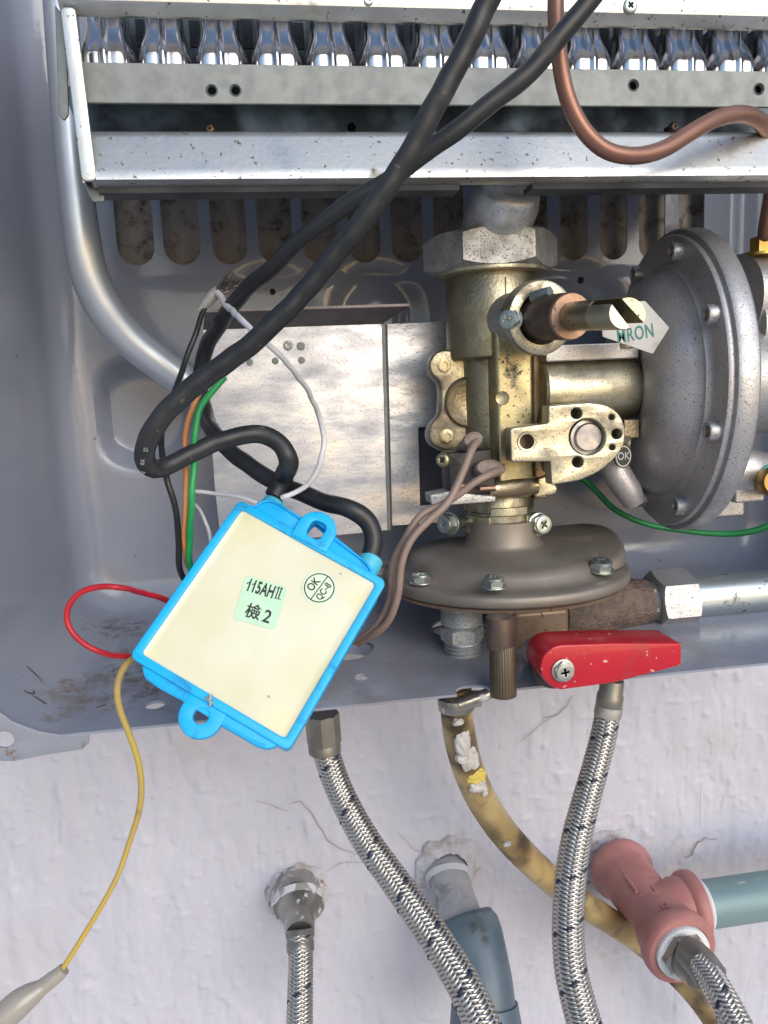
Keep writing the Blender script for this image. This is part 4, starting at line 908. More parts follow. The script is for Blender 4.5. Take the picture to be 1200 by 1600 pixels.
# moulded seam lines on the flanges
for L in (bp([(384, 789), (396, 792), (408, 782), (425, 781), (474, 812)]), bp([(525, 842), (574, 880), (582, 892), (580, 902)]), bp([(228, 1050), (236, 1064), (295, 1098)]), bp([(350, 1132), (395, 1158), (415, 1165)])):
    part('moulded_ridge', tube([np.array(MBx@Vector((x, y, -.0010))) for x, y in L], .00030, 6, .001), m_blue, box_t)
for L in (((322, 1091), (332, 1097)), ((329, 1086), (330, 1104))):
    part('solder_pin', tube([np.array(MBx@Vector((*bl(*q), .0004))) for q in L], .0006, 8, .001), m_screw, box_t)
for (u, v, r, ln) in ((424, 778, 19, .0095), (580, 868, 19, .0085)):
    x, y = bl(u, v); part('cable_grommet', lathe([(r*kB*1.0, -.004), (r*kB*1.05, .0005), (r*kB*.98, .0028), (r*kB*.80, .0034), (r*kB*.78, .002)], 32, MBx@Matrix.Translation((x, y-.001, -.0070))@Matrix.Rotation(-pi/2, 4, 'X')), m_bluein, box_t)
# stickers
m_green = mat('pale_green_sticker', (.46, .70, .48), .5, 0, (.50, .73, .53), 200, bump=.03, bs=400, bd=.0002); m_ink = mat('black_print', (.02, .022, .02), .5)
sp_ = [bl(u, v) for u, v in ((384, 897), (449, 916), (430, 984), (364, 966))]
gc = np.mean(sp_, 0); gx_ = (np.array(sp_[1])-sp_[0]+np.array(sp_[2])-sp_[3])/2; ga = atan2(gx_[1], gx_[0])
st = part('paper_label', plate(roundpoly(sp_, .0016, 5), (), .00012, 0, bz(-.0009)), m_green, box_t, sharp=15, label='square green paper label')
def tx(u, v, s, h, xs, ang, name, parent, font=None, z=-.00082, sp=1., bold=.018):
    x, y = bl(u, v); o = part(name, text_mesh(s, h, bz(z)@Matrix.Translation((x, y, 0))@Matrix.Rotation(ang, 4, 'Z'), xs, font, depth=.00002, sp=sp, bold=bold), m_ink, parent, recalc=False); return o
tx(407, 919, '115AH', 27*kB, .55, ga-.02, 'label_print', st, bold=.03); tx(435, 926, 'II', 27*kB, .62, ga-.02, 'label_print', st, bold=.01)
for u, v in ((387.6, 909.5), (396.2, 911.2)):    # flags of the two ones
    x, y = bl(u, v); part('label_print', plate(rrect(0, 0, 5.2*kB, 1.7*kB, .4*kB, 2), (), .00004, 0, bz(-.00081)@Matrix.Translation((x, y, 0))@Matrix.Rotation(ga+.75, 4, 'Z')), m_ink, st, recalc=False)
for k_, (u, v) in enumerate(((434, 917.2), (430.5, 933.5), (439.6, 918.6), (436.1, 935))):  # serifs of the numeral
    x, y = bl(u, v); part('label_print', plate(rrect(0, 0, 4.6*kB, 1.2*kB, .3*kB, 2), (), .00004, 0, bz(-.00082)@Matrix.Translation((x, y, 0))@Matrix.Rotation(ga, 4, 'Z')), m_ink, st, recalc=False)
tx(395, 956, '檢', 24*kB, 1., ga-.02, 'label_print', st); tx(417, 963, '2', 27*kB, .9, ga-.05, 'label_print', st)
x, y = bl(499, 917)
s2 = part('round_label', lathe([(26*kB, 0), (26*kB, .00008), (0, .00008)], 40, bz(-.00102)@Matrix.Translation((x, y, 0))), mat('clear_green_sticker', (.62, .74, .55), .4), box_t)
zq = bz(-.0009)@Matrix.Translation((x, y, 0))
part('label_ring', lathe([(21.3*kB, .00002), (21.3*kB, .00004), (23*kB, .00004), (23*kB, .00002)], 48, zq, cap=False), m_ink, s2)
la = bl(515, 898); lb = bl(486, 937); lang = atan2(la[1]-lb[1], la[0]-lb[0])
part('label_line', plate(rrect(0, 0, 45*kB, 1.5*kB, .2*kB, 2), (), .00004, 0, zq@Matrix.Translation((0, 0, .00003))@Matrix.Rotation(lang, 4, 'Z')), m_ink, s2)
tx(490, 912, 'OK', 17*kB, .85, lang-.05, 'label_print', s2, z=-.00086); tx(506, 923, 'QC–8', 14.5*kB, .80, lang, 'label_print', s2, z=-.00086)

# ================================================================== cables
def cable(name, L, w, m, label, cat='cable', seg=20, **k):
    return solo(name, T(L, w, seg=seg, jit=.0005, jr=.022, **k), m, label, cat, P(*L[-1]))
g1 = bl(426, 772); g2 = bl(583, 862)
y1 = np.array(MBx@Vector((g1[0], g1[1], -.007)))[1]; y2_ = np.array(MBx@Vector((g2[0], g2[1], -.007)))[1]
ca = cable('thick_black_cable', [(798, -70, -.170), (764, 0, -.168), (724, 80, -.166), (683, 160, -.164), (640, 240, -.161), (600, 300, -.158), (558, 355, -.155), (480, 452, -.150), (400, 530, -.146), (325, 588, -.143), (262, 640, -.141), (230, 690, -.139), (226, 724, -.137), (240, 735, -.134), (268, 727, -.131), (310, 704, -.128), (360, 683, -.126), (405, 677, -.125), (436, 690, -.126), (450, 718, -.128), (442, 748, y1+.001), (428, 775, y1)],
      [36, 36, 36, 36, 35, 34, 34, 33, 33, 33, 33, 33, 32, 30, 29, 28, 28, 29, 30, 31, 31, 31], m_black, 'thickest black cable, crossing in front of its twin and looping back into the blue box')
cb = cable('black_cable', [(965, -62, -.152), (925, -5, -.152), (860, 78, -.150), (795, 138, -.148), (705, 210, -.145), (640, 258, -.141), (560, 309, -.135), (480, 367, -.126), (415, 425, -.112), (358, 484, -.088), (325, 540, -.066), (312, 595, -.060), (320, 645, -.066), (340, 683, -.085), (387, 727, -.098), (440, 757, -.106), (496, 781, -.114), (545, 794, -.122), (575, 815, y2_+.003), (586, 846, y2_+.001), (580, 868, y2_)],
      [32, 32, 32, 31, 30, 29, 28, 27, 26, 25, 24, 24, 25, 26, 27, 28, 28, 29, 30, 30, 30], m_black, 'thinner black cable passing behind the bracket edge into the right grommet of the blue box')
# faint print on the cable's bend: short raised strokes
m_print = mat('grey_cable_print', (.28, .28, .28), .6)
for k_, (u, v, ch) in enumerate(((224, 740, 'N'), (223, 722, '8X'), (228, 703, 'ZI'))):
    q = P(u, v, -.139-.0036); mbp = text_mesh(ch, 9*S(u, v, -.143), Matrix.Translation(tuple(q))@Matrix.Rotation(radians(-72-8*k_), 4, 'Y')@MXZ, .9)
    part('cable_print', mbp, m_print, ca, recalc=False)
ct = thing('copper_tube', 'bent brown copper tube curving across the burner tray, ending in a brass nut', 'copper tube', P(990, 242, -.135))
part('tube', T([(872, -60, -.140), (868, 0, -.140), (870, 50, -.140), (876, 105, -.139), (889, 160, -.138), (915, 208, -.137), (948, 236, -.136), (990, 244, -.135), (1035, 234, -.133), (1080, 207, -.130), (1120, 185, -.127), (1158, 178, -.123), (1186, 188, -.118), (1203, 215, -.110), (1210, 260, -.100), (1204, 310, -.088), (1197, 345, -.078), (1193, 375, -.070)], [26]*13+[25, 24, 22, 21, 20], seg=24), m_copper, ct)
k_ = S(1190, 385, -.070)
part('brass_nut', hexnut(15*k_, 24*k_, frame(P(1189, 396, -.069), (0, 0, 1))@Matrix.Rotation(.3, 4, 'Z')), m_brass, ct, sharp=28)
part('brass_collar', lathe([(21*k_, 0), (21*k_, 4*k_)], 32, frame(P(1189, 399, -.069), (0, 0, 1))), m_brass, ct)

# ================================================================== thin wires
def wire(label, L, w, c, rough=.42, name='thin_wire'):
    m = mat(label.split()[0]+'_insulation', c, rough, 0, tuple(x*.8 for x in c), 80, rv=.08)
    return solo(name, T(L, w, seg=12, step=.001, jit=.00032, jr=.02), m, label, 'wire', P(*L[-1]))
wire('black thin wire falling from the frayed splice, left of the orange and green wires', [(330, 470, -.075), (318, 484, -.076), (306, 520, -.080), (292, 560, -.084), (279, 595, -.09), (266, 630, -.10), (256, 665, -.112), (253, 700, -.122), (259, 745, -.126), (274, 792, -.126), (279, 845, -.121), (282, 892, -.119), (292, 912, -.117)], [7, 8, 9, 9, 10, 10, 10, 10, 10, 10, 10, 10, 9], (.016, .016, .018))
wire('orange thin wire running beside the green wire into the blue box', [(318, 600, -.118), (302, 640, -.122), (292, 668, -.123), (288, 710, -.124), (290, 760, -.125), (291, 800, -.126), (289, 845, -.121), (294, 885, -.117)], 9, (.60, .24, .07))
wire('green thin wire running beside the orange wire into the blue box', [(350, 590, -.120), (326, 618, -.124), (310, 642, -.127), (305, 680, -.128), (304, 720, -.128), (299, 780, -.129), (296, 830, -.124), (296, 872, -.120), (304, 905, -.117)], 10.5, (.015, .28, .075))
wire('white thin wire bowing down over the bracket sheet from the frayed splice', [(338, 455, -.076), (352, 474, -.088), (386, 508, -.130), (420, 540, -.137), (452, 572, -.128), (482, 612, -.112), (500, 655, -.100), (505, 695, -.098), (500, 725, -.102), (485, 752, -.112), (465, 768, -.122), (440, 778, -.128)], [10, 10, 9.5, 9, 9, 8.5, 8.5, 8.5, 8.5, 8.5, 8.5, 8], (.66, .66, .68))
wire('grey thin wire looping in a small bight above the left edge of the blue box', [(400, 785, -.130), (372, 776, -.129), (335, 772, -.126), (300, 769, -.125), (285, 771, -.125), (286, 777, -.124), (300, 784, -.122), (314, 798, -.120), (323, 820, -.120), (330, 850, -.125)], [6.5, 6.5, 6.5, 7, 8, 7, 6, 6, 6, 6], (.42, .42, .46))
wire('red thin wire sticking out in a loop to the left of the blue box', [(278, 945, -.122), (253, 935, -.125), (220, 925, -.132), (185, 918, -.144), (150, 917, -.143), (122, 927, -.142), (106, 948, -.142), (105, 972, -.142), (120, 997, -.143), (148, 1015, -.144), (178, 1024, -.139), (208, 1027, -.134), (240, 1032, -.130)], 9.5, (.46, .012, .022))
yw_ = solo('yellow_wire', T([(232, 1022, -.132), (206, 1028, -.136), (190, 1048, -.141), (182, 1076, -.146), (186, 1105, -.145), (200, 1142, -.144), (215, 1185, -.143), (221, 1225, -.142), (218, 1265, -.141), (206, 1305, -.140), (196, 1335, -.140), (187, 1362, -.141), (165, 1405, -.142), (138, 1450, -.143), (112, 1492, -.144), (90, 1525, -.145)], [11, 11, 11, 11, 10.5, 10, 10, 10, 9.5, 9, 8.5, 8.5, 8.5, 8.5, 8.5, 8.5], seg=12), mat('soiled_yellow_insulation', (.50, .36, .06), .5, 0, (.40, .29, .10), 25, rv=.1, dirt=(.22, .16, .07), ds=60, dth=.56, dw=.15), 'yellow wire hanging from the lower left corner of the blue box', 'wire', P(95, 1518, -.145))
m_sleeve = mat('milky_sleeve', (.42, .39, .34), .25, 0, (.36, .33, .28), 60, rv=.06, coat=.3)
m_sleeve.node_tree.nodes['Principled BSDF'].inputs['Transmission Weight'].default_value = .25
solo('connector_sleeve', T([(100, 1514, -.145), (93, 1522, -.1452), (80, 1531, -.1456), (66, 1543, -.146), (50, 1553, -.147), (30, 1567, -.148), (8, 1588, -.149), (-25, 1625, -.150)], [19, 22, 24, 25, 36, 43, 46, 46], seg=24), m_sleeve, 'milky plastic connector sleeve on the lower end of the yellow wire', 'sleeve', P(30, 1600, -.149))
# frayed splice where the black and white wires meet
spl = thing('wire_splice', 'frayed splice of bare dark wire strands above the bracket lip', 'wire splice', P(345, 450, -.076))
m_strand = mat('tarnished_strands', (.16, .15, .14), .45, .7, (.09, .085, .08), 300)
part('tape', T([(312, 486, -.0755), (322, 474, -.0755), (334, 460, -.0755), (342, 452, -.0755)], [10, 17, 19, 15], seg=12), mat('clear_tape_grey', (.30, .29, .28), .35), spl)
for i in range(16):
    a0, b0 = 338+rng.normal(0, 2.5), 455+rng.normal(0, 2.5)
    e_ = [(362, 425), (374, 437), (352, 432), (366, 445)][i % 4]
    L = [(a0, b0, -.0765+rng.normal(0, .0006)), (a0+.5*(e_[0]-a0)+rng.normal(0, 4), b0+.5*(e_[1]-b0)+rng.normal(0, 4), -.078), (e_[0]+rng.normal(0, 2.5), e_[1]+rng.normal(0, 2.5), -.079+rng.normal(0, .001))]
    part('strand', T(L, 2.3, seg=5, step=.0008), m_strand, spl)
wire('green thin wire sagging behind the regulator disc to the right edge', [(880, 722, -.03), (912, 750, -.03), (940, 776, -.028), (975, 805, -.026), (1020, 822, -.026), (1085, 830, -.03), (1130, 835, -.034), (1170, 832, -.04), (1215, 815, -.046)], [9, 9.5, 9.5, 9, 9, 9, 10, 10.5, 11], (.02, .25, .075))
wire('rust orange thin wire peeping out behind the regulator at the right edge', [(1150, 600, -.03), (1183, 585, -.034), (1225, 570, -.04)], 8, (.45, .17, .05))

# ================================================================== braided hoses
m_braid = mat('steel_braid', (.56, .54, .51), .36, 1, (.44, .42, .40), 300, rv=.15, bump=.25, bs=2600, bd=.00015)
m_navy = mat('navy_tracer_strand', (.012, .018, .045), .5)
m_core = mat('hose_core', (.16, .155, .15), .6)
def braid(L, w, nstr=12, lay=1.6, ribbon=.92, navy=(3,), name=None, label=None, parent=None):
    p, r = smooth_path([P(*q) for q in L], [x/2*S(*q) for x, q in zip(w, L)], .0008)
    ds = np.concatenate([[0], np.cumsum(np.linalg.norm(np.diff(p, axis=0), axis=1))]); R0 = r.mean(); pitch = 2*R0*lay
    ncr = 2*nstr; step = pitch/ncr*.5; s = np.arange(0, ds[-1], step)
    pp = np.stack([np.interp(s, ds, p[:, i]) for i in range(3)], 1); rr_ = np.interp(s, ds, r); t, N, B = frames(pp)
    m = ncr*s/pitch; mb = MB(); dw = 2*pi/nstr*ribbon/2
    for dr in (1, -1):
        for k in range(nstr):
            th = 2*pi*k/nstr+dr*2*pi*s/pitch
            ph = np.cos(pi/2*(2*k+m-.5)) if dr > 0 else -np.cos(pi/2*(2*k-m-.5))
            rad = rr_*(.95+.050*np.tanh(ph*1.6))
            vs = []
            for o_, hh in ((-1, -.03), (-.5, .008), (0, .018), (.5, .008), (1, -.03)):
                a = th+o_*dw; q = pp+(N*np.cos(a)[:, None]+B*np.sin(a)[:, None])*(rad+hh*rr_)[:, None]; vs.append(q)
            n = len(s); V = np.stack(vs, 1).reshape(-1, 3)
            ff = [(i*5+j, i*5+j+1, i*5+j+6, i*5+j+5) for i in range(n-1) for j in range(4)]
            mb.add(V, ff, None, 1 if (dr > 0 and k in navy) else 0)
    o = part('braid', mb, [m_braid, m_navy], parent, recalc=False, sharp=0)
    part('core', tube([P(*q) for q in L], [x/2*S(*q)*.90 for x, q in zip(w, L)], 20), m_core, parent)
    return o
m_ferr = mat('crimped_grey_ferrule', (.26, .245, .22), .42, .7, (.20, .185, .165), 90, rv=.15, bump=.08, bs=700, bd=.0003)
m_paintspat = mat('paint_spattered_brass', (.40, .39, .36), .34, .9, (.26, .25, .22), 90, dirt=(.62, .62, .64), ds=130, dth=.57, dw=.05, bump=.2, bs=500, bd=.0006)
def ferrule(parent, A, B_, r0, r1, m=None, name='ferrule', rib=0, seg=48):
    A, B_ = np.array(A), np.array(B_); h = np.linalg.norm(B_-A)
    mo = lathe([(r0*.93, 0), (r0, h*.06), (r0, h*.45), (r1, h*.55), (r1, h*.94), (r1*.93, h)], seg, frame(A, B_-A)); return part(name, mo, m or m_ferr, parent)
GH = 'braided steel hoses'
# 1 left of centre, from the panel's underside
L1 = [(502, 1095, -.066), (506, 1150, -.0665), (514, 1190, -.068), (535, 1245, -.072), (570, 1310, -.080), (612, 1370, -.090), (655, 1430, -.101), (695, 1490, -.112), (728, 1545, -.122), (755, 1605, -.131), (780, 1680, -.14)]
h1 = thing('braided_hose', 'braided steel hose slanting down right across the wall from a grey crimped nut', 'hose', P(*L1[5]), GH)
braid(L1[1:], [43, 43, 43, 45, 47, 50, 53, 56, 59, 63], parent=h1, navy=(3,))
pA, pB = P(500, 1078, -.066), P(508, 1176, -.0667); k_ = S(505, 1140, -.066)
hx1 = hexnut(25*k_, .0125, frame(pB+(pA-pB)*.16, pA-pB)@Matrix.Rotation(.25, 4, 'Z'), sides=8); part('nut', hx1, m_ferr, h1, sharp=24)
part('nut_skirt', lathe([(23*k_, 0), (25.5*k_, .0006), (25.5*k_, .0042), (24*k_, .0050)], 40, frame(pB, pA-pB)), m_ferr, h1)
# 2 rising below the red lever
L2 = [(958, 1060, -.080), (955, 1085, -.080), (950, 1112, -.080), (943, 1150, -.0805), (930, 1200, -.082), (916, 1250, -.084), (902, 1305, -.087), (893, 1360, -.090), (888, 1420, -.094), (888, 1470, -.098), (893, 1520, -.103), (905, 1570, -.108), (925, 1640, -.115)]
h2 = thing('braided_hose', 'braided steel hose hanging below the red lever, passing in front of the cream gas hose', 'hose', P(*L2[7]), GH)
braid(L2[2:], [39, 40, 41, 43, 46, 48, 49, 50, 52, 54, 57], parent=h2, navy=(5,))
k_ = S(955, 1080, -.08); ferrule(h2, P(951, 1106, -.080), P(957, 1062, -.080), 20.5*k_, 18.5*k_)
part('painted_sleeve', lathe([(20.8*k_, 0), (21.4*k_, .0004), (21.2*k_, .0040), (20.4*k_, .0044)], 32, frame(P(949, 1118, -.0801), P(953, 1098, -.080)-P(949, 1118, -.0801))), mat('dusty_white_ferrule', (.42, .41, .38), .55, .3, (.28, .27, .25), 200), h2)
# 3 from the wall fitting at lower left
L3 = [(468, 1440, -.026), (469, 1462, -.030), (470, 1500, -.036), (469, 1545, -.042), (468, 1600, -.049), (467, 1680, -.058)]
h3 = thing('braided_hose', 'braided steel hose hanging straight down from the painted fitting in the wall', 'hose', P(*L3[2]), GH)
braid(L3[1:], [38, 39, 40, 42, 45], parent=h3, navy=(8,))
k_ = S(468, 1460, -.03); ferrule(h3, P(470, 1488, -.0335), P(468, 1452, -.028), 21.5*k_, 20*k_, m_ferr)
# 4 from the red tee
L4 = [(1075, 1488, -.072), (1094, 1505, -.080), (1112, 1530, -.088), (1130, 1560, -.096), (1148, 1595, -.103), (1185, 1665, -.115)]
h4 = thing('braided_hose', 'braided steel hose leaving the red tee fitting at the lower right corner', 'hose', P(*L4[2]), GH)
braid(L4[1:], [41, 43, 46, 48, 53], parent=h4, navy=(1,))
k_ = S(1095, 1505, -.08); part('ferrule', tube([P(1069, 1483, -.070), P(1082, 1492, -.074), P(1098, 1509, -.080), P(1112, 1528, -.086)], [22*k_, 25*k_, 26*k_, 25.5*k_], 32), m_ferr, h4)

# ================================================================== things in and on the wall
ft = thing('wall_fitting', 'paint spattered brass hose fitting set in broken plaster, above the straight hose', 'pipe fitting', P(465, 1400, WY))
def yl(rows, u, v, yref, m, name, parent, n=48, tiltx=0., shp=38):
    q = P(u, v, yref); k = S(u, v, yref); fr = frame((q[0], 0, q[2]), (0, -1, 0))
    return part(name, lathe([(r*k, -y) for r, y in rows], n, fr), m, parent, sharp=shp)
yl([(36, WY+.006), (37, .006), (34, .003)], 465, 1408, 0, m_paintspat, 'flange', ft)
q = P(465, 1408, 0); k_ = S(465, 1408, 0)
part('hex', hexnut(36*k_, .011, frame((q[0], .006, q[2]), (0, -1, 0))@Matrix.Rotation(.3, 4, 'Z')), m_paintspat, ft, sharp=28)
yl([(37, .0), (37, -.0035), (34, -.0045), (30, -.010), (24, -.013), (22, -.024), (21, -.027)], 466, 1409, -.003, m_paintspat, 'body', ft)
part('paint_ring', T([(465, 1401, .0), (466, 1411, -.003)], [78, 76], seg=36), mat('white_fitting_paint', (.58, .58, .62), .5, 0, bump=.3, bs=400, dirt=(.28, .27, .25), ds=160, dth=.5, dw=.05), ft)
gp = thing('grey_pipe_elbow', 'blue grey pipe elbow coming out of the plaster behind the slanting braided hose', 'pipe elbow', P(700, 1370, WY))
og = np.array(gp['_org'])
m_greypipe = mat('painted_grey_pipe', (.40, .40, .42), .5, .1, (.33, .33, .35), 90, bump=.1, bs=400, bd=.0005, spots=[(tuple(P(690, 1400, -.012)-og), .014, (.15, .16, .17), 120, .35, (1, 1, 1), .95), (tuple(P(712, 1450, -.03)-og), .008, (.13, .15, .17), 160, .4, (1, 1, 1), .95)])
m_blueel = mat('blue_grey_plastic', (.085, .125, .165), .4, .1, (.12, .165, .20), 60, rv=.12, bump=.12, bs=500, bd=.0005, dirt=(.055, .065, .075), ds=70, dth=.6)
part('stub', T([(697, 1352, WY+.004), (700, 1372, .004), (708, 1400, -.006), (722, 1440, -.022), (730, 1460, -.030)], [66, 66, 66, 67, 68], seg=36), m_greypipe, gp)
part('paint_ring', T([(699, 1366, .006), (701, 1376, .003)], [71, 70], seg=36), mat('white_paint_ring', (.55, .55, .59), .5, bump=.3, bs=400), gp)
part('elbow', T([(727, 1432, -.0215), (732, 1448, -.025), (738, 1470, -.0315), (750, 1510, -.040), (758, 1550, -.046), (760, 1590, -.050), (762, 1680, -.058)], [84, 98, 100, 92, 90, 92, 100], seg=40), m_blueel, gp)
part('elbow_collar', T([(757, 1568, -.0475), (759, 1600, -.051), (762, 1690, -.058)], [104, 112, 118], seg=40), m_blueel, gp)
# cream gas hose
m_cream = mat('soiled_cream_hose', (.45, .335, .15), .36, 0, (.30, .195, .07), 30, n0=.38, n1=.62, rv=.1, dirt=(.045, .03, .018), ds=42, dth=.46, dw=.2, bump=.05, bs=400, bd=.0004, speck=(.05, .035, .025), ss=260, sth=.70)
gh = thing('gas_hose', 'soiled cream rubber gas hose curving down behind the braided hose and the red tee', 'gas hose', P(790, 1290, -.03))
part('hose', T([(712, 1070, -.075), (713, 1105, -.073), (718, 1150, -.067), (731, 1200, -.060), (752, 1248, -.052), (785, 1298, -.044), (825, 1342, -.036), (870, 1382, -.030), (920, 1418, -.026), (970, 1450, -.022), (1015, 1483, -.020), (1055, 1520, -.022), (1090, 1558, -.026), (1120, 1600, -.030), (1170, 1680, -.036)], [50, 50, 50, 49, 48, 46, 44, 42, 40, 38, 37, 36, 36, 36, 38], seg=28), m_cream, gh)
m_glob = mat('white_sealant_glob', (.52, .505, .49), .5, 0, (.43, .40, .37), 200, bump=.25, bs=500, bd=.0006)
def blob(u, v, y, rx, rz, ry, m, name, parent, seed):
    q = P(u, v, y); k = S(u, v, y); bm = bmesh.new(); bmesh.ops.create_icosphere(bm, subdivisions=4, radius=1)
    from mathutils import noise as mn
    for vt in bm.verts:
        s = 1+.34*mn.noise(vt.co*1.7+Vector((seed, 0, 0)))+.12*mn.noise(vt.co*5+Vector((seed, 3, 0))); vt.co = vt.co*s
    vs = [(vt.co.x*rx*k, vt.co.y*ry*k, vt.co.z*rz*k) for vt in bm.verts]; fs = [[v_.index for v_ in f.verts] for f in bm.faces]; bm.free()
    mb = MB(); mb.add(vs, fs, Matrix.Translation(tuple(q))); return part(name, mb, m, parent, sharp=0, recalc=False)
for i, (u, v, rx, rz, y) in enumerate(((724, 1160, 10, 16, -.0715), (733, 1186, 12, 15, -.0675), (747, 1228, 11, 9, -.061), (716, 1128, 7, 5, -.0755), (722, 1183, 8, 9, -.0695), (757, 1236, 4, 7, -.058), (792, 1318, 5, 3, -.0475))):
    blob(u, v, y-.0042, rx*1.3, rz*1.25, 6, m_glob, 'sealant_glob', gh, i*3.1)
blob(742, 1212, -.0660, 15, 13, 5, mat('yellow_sealant', (.60, .48, .10), .5, 0, (.55, .42, .08), 200, bump=.2, bs=500), 'yellow_glob', gh, 30.)
# hose clamp by the panel's front edge
k_ = S(730, 1090, -.075)
part('clamp_band', lathe([(28*k_, -.002), (29*k_, -.0016), (29*k_, .0030), (28*k_, .0034)], 40, frame(P(713, 1100, -.0735), (-.03, .02, 1))), m_paintspat, gh)
part('clamp_screw', tube([P(716, 1101, -.083), P(740, 1092, -.083), P(768, 1082, -.082)], [9*k_, 9*k_, 9*k_], 16), m_paintspat, gh)
part('clamp_housing', box(tuple(P(738, 1092, -.081)), (26*k_, .006, 20*k_)), m_paintspat, gh, bevel=.0008)
# red tee
m_tee = mat('oxide_red_paint', (.41, .18, .165), .55, 0, (.35, .145, .13), 70, rv=.1, bump=.18, bs=600, bd=.0005, speck=(.52, .27, .24), ss=300, sth=.69, dirt=(.30, .10, .085), ds=60, dth=.6)
tee = thing('red_tee_fitting', 'red oxide painted pipe tee fixed to the wall at lower right', 'pipe tee', P(950, 1360, WY))
yt0 = -.036; tq = P(1020, 1425, yt0); tk = S(1020, 1425, yt0); fr = frame((tq[0], 0, tq[2]), (0, -1, 0))
part('run', lathe([(44*tk, -.002), (52*tk, .0005), (54*tk, .003), (53*tk, .006), (48*tk, .008), (45*tk, .012), (44*tk, .024), (40*tk, .030), (38*tk, .038), (40*tk, .044), (47*tk, .050), (47*tk, .056), (53*tk, .058), (55*tk, .061), (54*tk, .0645), (50*tk, .066), (42*tk, .066), (41*tk, .060)], 56, fr@Matrix.Translation((0, 0, -.002))), m_tee, tee, sharp=45)
xr = tq[0]; zr_ = tq[2]; yb_ = -.036
fx = Matrix.Translation((xr, yb_, zr_))@Matrix(((0, 0, 1, 0), (1, 0, 0, 0), (0, 1, 0, 0), (0, 0, 0, 1)))
part('branch', lathe([(40*tk, .0), (41*tk, .009), (46*tk, .012), (46*tk, .016), (52*tk, .0175), (54*tk, .020), (53*tk, .0225), (47*tk, .0235), (38*tk, .0235)], 56, fx), m_tee, tee, sharp=45)
part('wall_socket', lathe([(30*tk, -.012), (30*tk, 0)], 32, fr), m_paintspat, tee)
part('mould_rib', tube([(xr-.008, -.006, zr_+.0105), (xr-.0075, -.02, zr_+.0108), (xr-.0075, -.034, zr_+.0108)], [.0008, .0012, .0008], 8), m_tee, tee)
part('thread_tape', lathe([(38*tk, .058), (41*tk, .064), (40*tk, .0655), (34*tk, .0660)], 40, fr), mat('white_thread_tape', (.66, .66, .66), .6, bump=.6, bs=900, bd=.0008), tee)
part('nipple_hex', hexnut(31*tk, .008, fr@Matrix.Translation((0, 0, .062))@Matrix.Rotation(.5, 4, 'Z')), m_paintspat, tee, sharp=28)
q = np.array(fr@Vector((0, 0, .0785)))
part('nipple', lathe([(27*tk, .066), (27*tk, .071), (22*tk, .073), (21*tk, .079)], 36, fr), m_ferr, tee)
tp = thing('teal_pipe', 'teal painted galvanised pipe running right from the red tee', 'pipe', (xr+.03, yb_, zr_-.009))
part('tube', lathe([(35.5*tk, .020), (35.5*tk, .13)], 44, fx), mat('teal_grey_pipe', (.16, .25, .265), .52, .15, (.20, .285, .295), 60, rv=.12, bump=.08, bs=400, bd=.0004, stretch=(.25, 1, 1.4), speck=(.42, .42, .43), ss=200, sth=.70, dirt=(.34, .34, .35), ds=70, dth=.66), tp)
part('thread_tape', lathe([(38*tk, .0225), (43*tk, .0240), (44*tk, .0250), (38*tk, .0268)], 44, fx), bpy.data.materials['white_thread_tape'], tp)
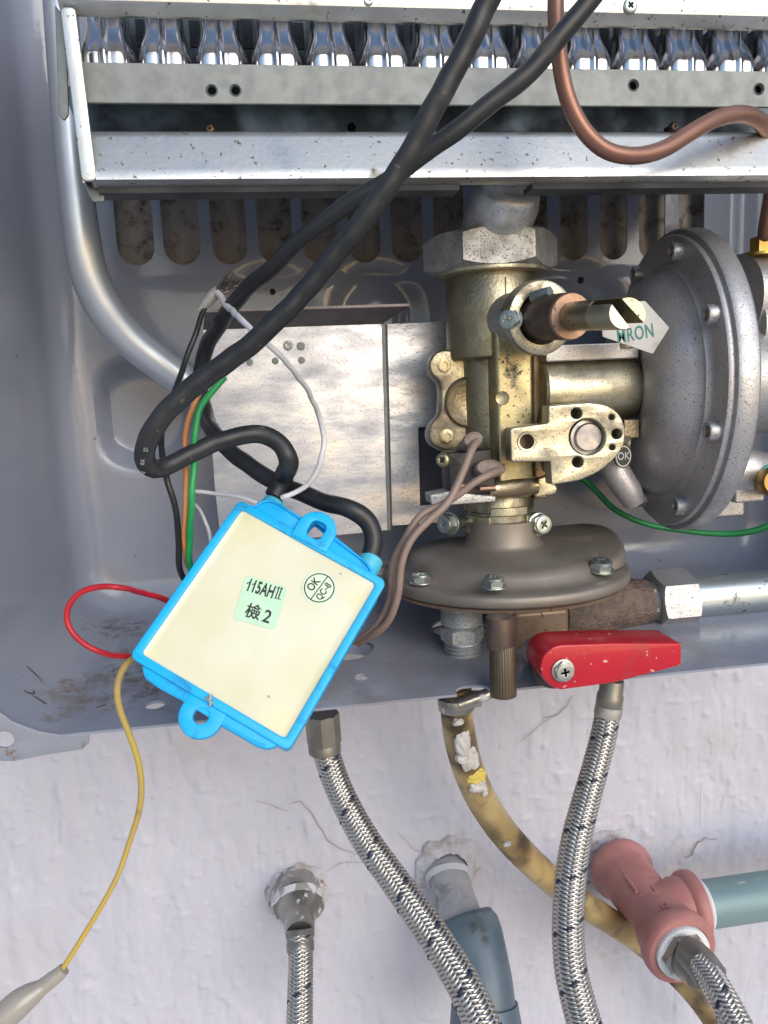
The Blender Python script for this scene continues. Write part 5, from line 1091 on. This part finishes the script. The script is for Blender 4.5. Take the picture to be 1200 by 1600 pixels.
for ch, ph, yy, rr_, sz in (('12', 100, .0515, 47.3, .0052),):     # cast size mark on the shoulder
    a_ = radians(ph); n_ = Vector((cos(a_), 0, sin(a_))); m_ = Matrix.Identity(4); tx_ = Vector((sin(a_), 0, -cos(a_))); ty_ = n_.cross(tx_)
    o_ = Vector((xr, -yy, zr_))+n_*(rr_*tk)
    for i in range(3): m_[i][0], m_[i][1], m_[i][2], m_[i][3] = tx_[i], ty_[i], n_[i], o_[i]
    part('cast_mark', text_mesh(ch, sz, m_, .9, depth=.0003), m_tee, tee, recalc=False)

# broken plaster round the pipe entries, pieces of the wall
m_patch = mat('broken_plaster', (.49, .475, .51), .8, 0, (.38, .335, .31), 150, n0=.48, n1=.66, bump=.7, bs=500, bd=.0015, dirt=(.24, .18, .14), ds=130, dth=.6, dw=.08)
def patch(u, v, r0, r1, h, seed, dz=0.):
    q = P(u, v, WY); k = S(u, v, WY); n, m = 72, 14; vs = []; fs = []
    r_ = np.random.default_rng(seed); ph = r_.random(8)*6.28; am = r_.random(8)
    for i in range(m):
        f = i/(m-1)
        for j in range(n):
            t = 2*pi*j/n; e = sum(am[c]*sin((c+2)*t+ph[c]) for c in range(8))*.045
            rr = (r0*(1-f)+r1*(1+e)*f)*k
            x, z = rr*cos(t), rr*sin(t)
            hh = h*(1-f)**.7*(1+.5*e)+.0022*vnoise(np.array([x+seed]), np.array([z+seed]), 420, 50)[0]*(1-f**4)+.0012*vnoise(np.array([x+seed]), np.array([z+seed]), 1100, 51)[0]*(1-f**4)
            vs.append((q[0]+x, WY-.0005-hh+(.004 if i == m-1 else 0), q[2]+z))
    for i in range(m-1):
        for j in range(n): j2 = (j+1) % n; fs.append((i*n+j, i*n+j2, (i+1)*n+j2, (i+1)*n+j))
    mb = MB(); mb.add(vs, fs); part('plaster_patch', mb, m_patch, wall, sharp=60)
patch(698, 1352, 30, 52, .0055, 3); patch(466, 1396, 33, 50, .0045, 5); patch(948, 1345, 34, 56, .006, 9)

# scratches through the enamel on the panel's floor
m_scr = mat('scratch_to_primer', (.055, .045, .04), .7)
for L in ([(41, 1040), (48, 1047), (56, 1054), (66, 1064)], [(37, 1078), (44, 1084), (56, 1083), (52, 1078)], [(50, 1086), (60, 1092), (72, 1100)], [(150, 1106), (165, 1101)]):
    part('scratch', tube([on_panel(u, v) for u, v in L], [.00015, .0003, .00028, .0001][:len(L)], 6, .0008), m_scr, panel)
